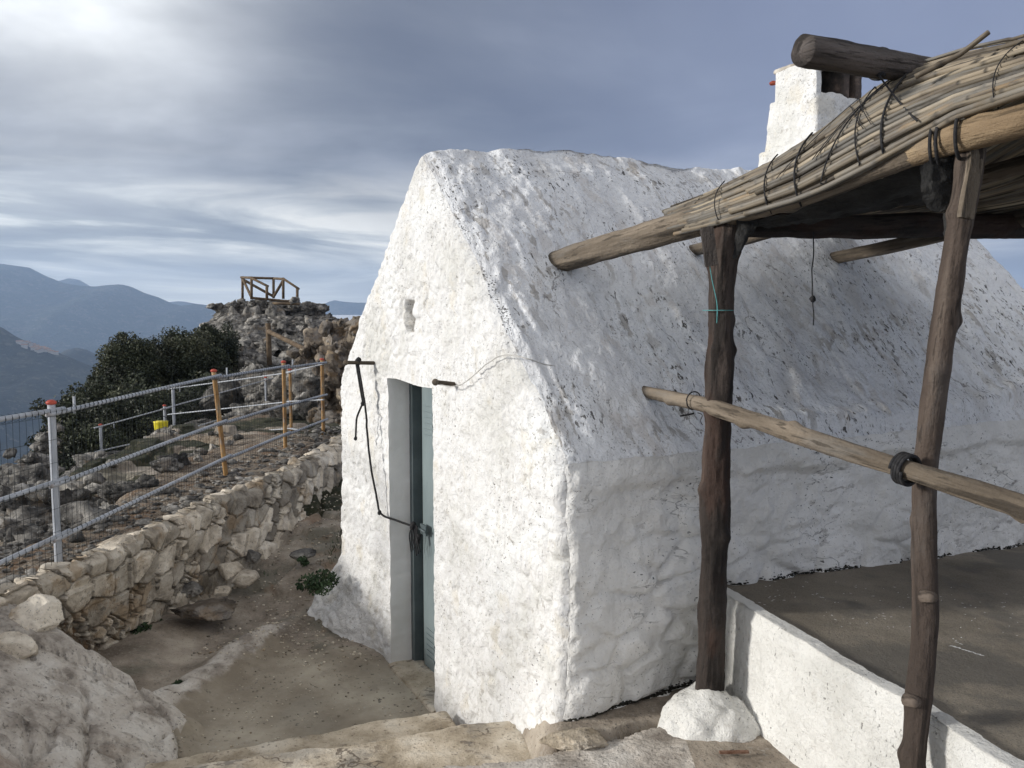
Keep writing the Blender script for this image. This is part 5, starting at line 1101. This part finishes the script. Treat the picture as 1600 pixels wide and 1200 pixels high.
hillb = ridge_mesh('hill', [(-900, 455), (-300, 470), (-60, 490), (0, 509), (20, 522), (38, 531), (50, 540), (80, 546), (105, 556), (140, 572), (170, 590), (260, 640), (400, 700)], 2300, 1300, 800, -480, M['hillb'], 13, 300, 120, .05)
ridge_mesh('hill', [(20, 600), (70, 570), (92, 552), (108, 544), (120, 542), (134, 545), (150, 553), (200, 575), (330, 620)], 3100, 600, 600, -560, M['hillb'], 17, 160, 60, .04)
# valley floor to the horizon
x = np.concatenate([-np.geomspace(11900, 60, 60), np.geomspace(60, 11900, 60)]); y = np.concatenate([np.linspace(-6000, 80, 30), np.geomspace(90, 9850, 90)])
X, Y = np.meshgrid(x, y, indexing='ij'); rr2 = np.hypot(X * .8, (Y - 20) * .7); Z = -14 - 600 * (1 - np.exp(-np.maximum(rr2 - 15, 0) / 420)); Z += 25 * fbm(np.stack([X / 400, Y / 400, 0 * X], -1), 4, 3) * sst(rr2, 60, 500)
tag(mesh_obj('valley', np.stack([X, Y, Z], -1).reshape(-1, 3), [gridF(len(x), len(y))[:, ::-1]], M['hillb']), kind='structure')
# sunlit bank of low cloud on the far horizon, beyond the haze
x = np.linspace(-2300, 2500, 90); y = np.linspace(7000, 8500, 60); X, Y = np.meshgrid(x, y, indexing='ij'); Z = -22 + 16 * fbm(np.stack([X / 500, Y / 500, 0 * X], -1), 4, 5)
Z -= 260 * (1 - sst(Y, 7000, 7250)); Zt = np.stack([X, Y, Z], -1).reshape(-1, 3); Zl = Zt.copy(); Zl[:, 2] -= 300
mb = MB(); mb.add(np.concatenate([Zt, Zl]), [gridF(90, 60)[:, ::-1], gridF(90, 60, off=5400)]); tag(mb.build('low_cloud', M['cloud']), 'sunlit sea of low cloud on the horizon right of the peak', 'cloud', kind='stuff')
# village of white houses on the wooded spur
rng = random.Random(9)
vs = [(31, 536), (36, 538), (41, 536.5), (45, 539.5), (38, 542), (50, 541), (57, 543.5), (62, 546), (66, 545), (70, 547), (64, 549), (74, 549), (80, 551), (87, 553), (60, 549.5), (54, 546)]
names = ['highest', 'second', 'third', 'fourth', 'fifth', 'sixth', 'seventh', 'eighth', 'ninth', 'tenth', 'eleventh', 'twelfth', 'thirteenth', 'fourteenth', 'fifteenth', 'sixteenth']
hb = hillb.data; dep = bpy.context.evaluated_depsgraph_get()
for i, (px, py) in enumerate(vs):
    r = ray(px, py); hit, pos, nn2, _ = hillb.ray_cast(Vector((0, 0, 0)) - hillb.location, Vector(r / np.linalg.norm(r)))
    p = np.array(pos) + np.array(hillb.location) if hit else pw(px, py, 2250)
    a, b, h = rng.uniform(7, 11), rng.uniform(5, 7), rng.uniform(4.5, 7); rt = rng.uniform(-.6, .6); ca, sa = math.cos(rt), math.sin(rt)
    hs = thing('village_house', tuple(p), 'tiny white house in the distant hillside village', 'house', 'white houses of the distant village')
    def tr(v): v = np.array(v, float); return np.stack([v[:, 0] * ca - v[:, 1] * sa, v[:, 0] * sa + v[:, 1] * ca, v[:, 2]], -1) + p
    mb = MB(); mb.add(tr([(-a, -b, -6), (a, -b, -6), (a, b, -6), (-a, b, -6), (-a, -b, h), (a, -b, h), (a, b, h), (-a, b, h), (-a, 0, h + 2.4), (a, 0, h + 2.4)]), [[[0, 1, 5, 4], [1, 2, 6, 5], [2, 3, 7, 6], [3, 0, 4, 7]], [[4, 8, 7], [5, 6, 9]]]); mb.build('wall', M['house'], hs, False)
    mb = MB(); e = .5; mb.add(tr([(-a - e, -b - e, h - .3), (a + e, -b - e, h - .3), (a + e, 0, h + 2.7), (-a - e, 0, h + 2.7), (-a - e, b + e, h - .3), (a + e, b + e, h - .3), (-a - e, 0, h + 2.3), (a + e, 0, h + 2.3)]), [[[0, 1, 2, 3], [3, 2, 5, 4], [1, 0, 6, 7], [4, 5, 7, 6]]]); mb.build('roof', M['roofr'], hs, False)

# ================================================================== HAZE
V = np.array([(x, y, z) for x in (-12000, 12000) for y in (-6500, 9900) for z in (-760, 500)], float)
F = np.array([[0, 1, 3, 2], [4, 6, 7, 5], [0, 4, 5, 1], [2, 3, 7, 6], [0, 2, 6, 4], [1, 5, 7, 3]])
m = bpy.data.materials.new('haze_air'); m.use_nodes = True; nt = m.node_tree; nt.nodes.clear()
pv = nd(nt, 'ShaderNodeVolumePrincipled', {'Color': (.54, .72, 1.0, 1), 'Density': 1.15e-4, 'Anisotropy': .25})
o = nd(nt, 'ShaderNodeOutputMaterial'); nt.links.new(pv.outputs[0], o.inputs['Volume'])
hz = mesh_obj('haze', V, [F], m, None, False); tag(hz, kind='stuff', label='pale blue haze filling the air over the valleys', cat='haze')
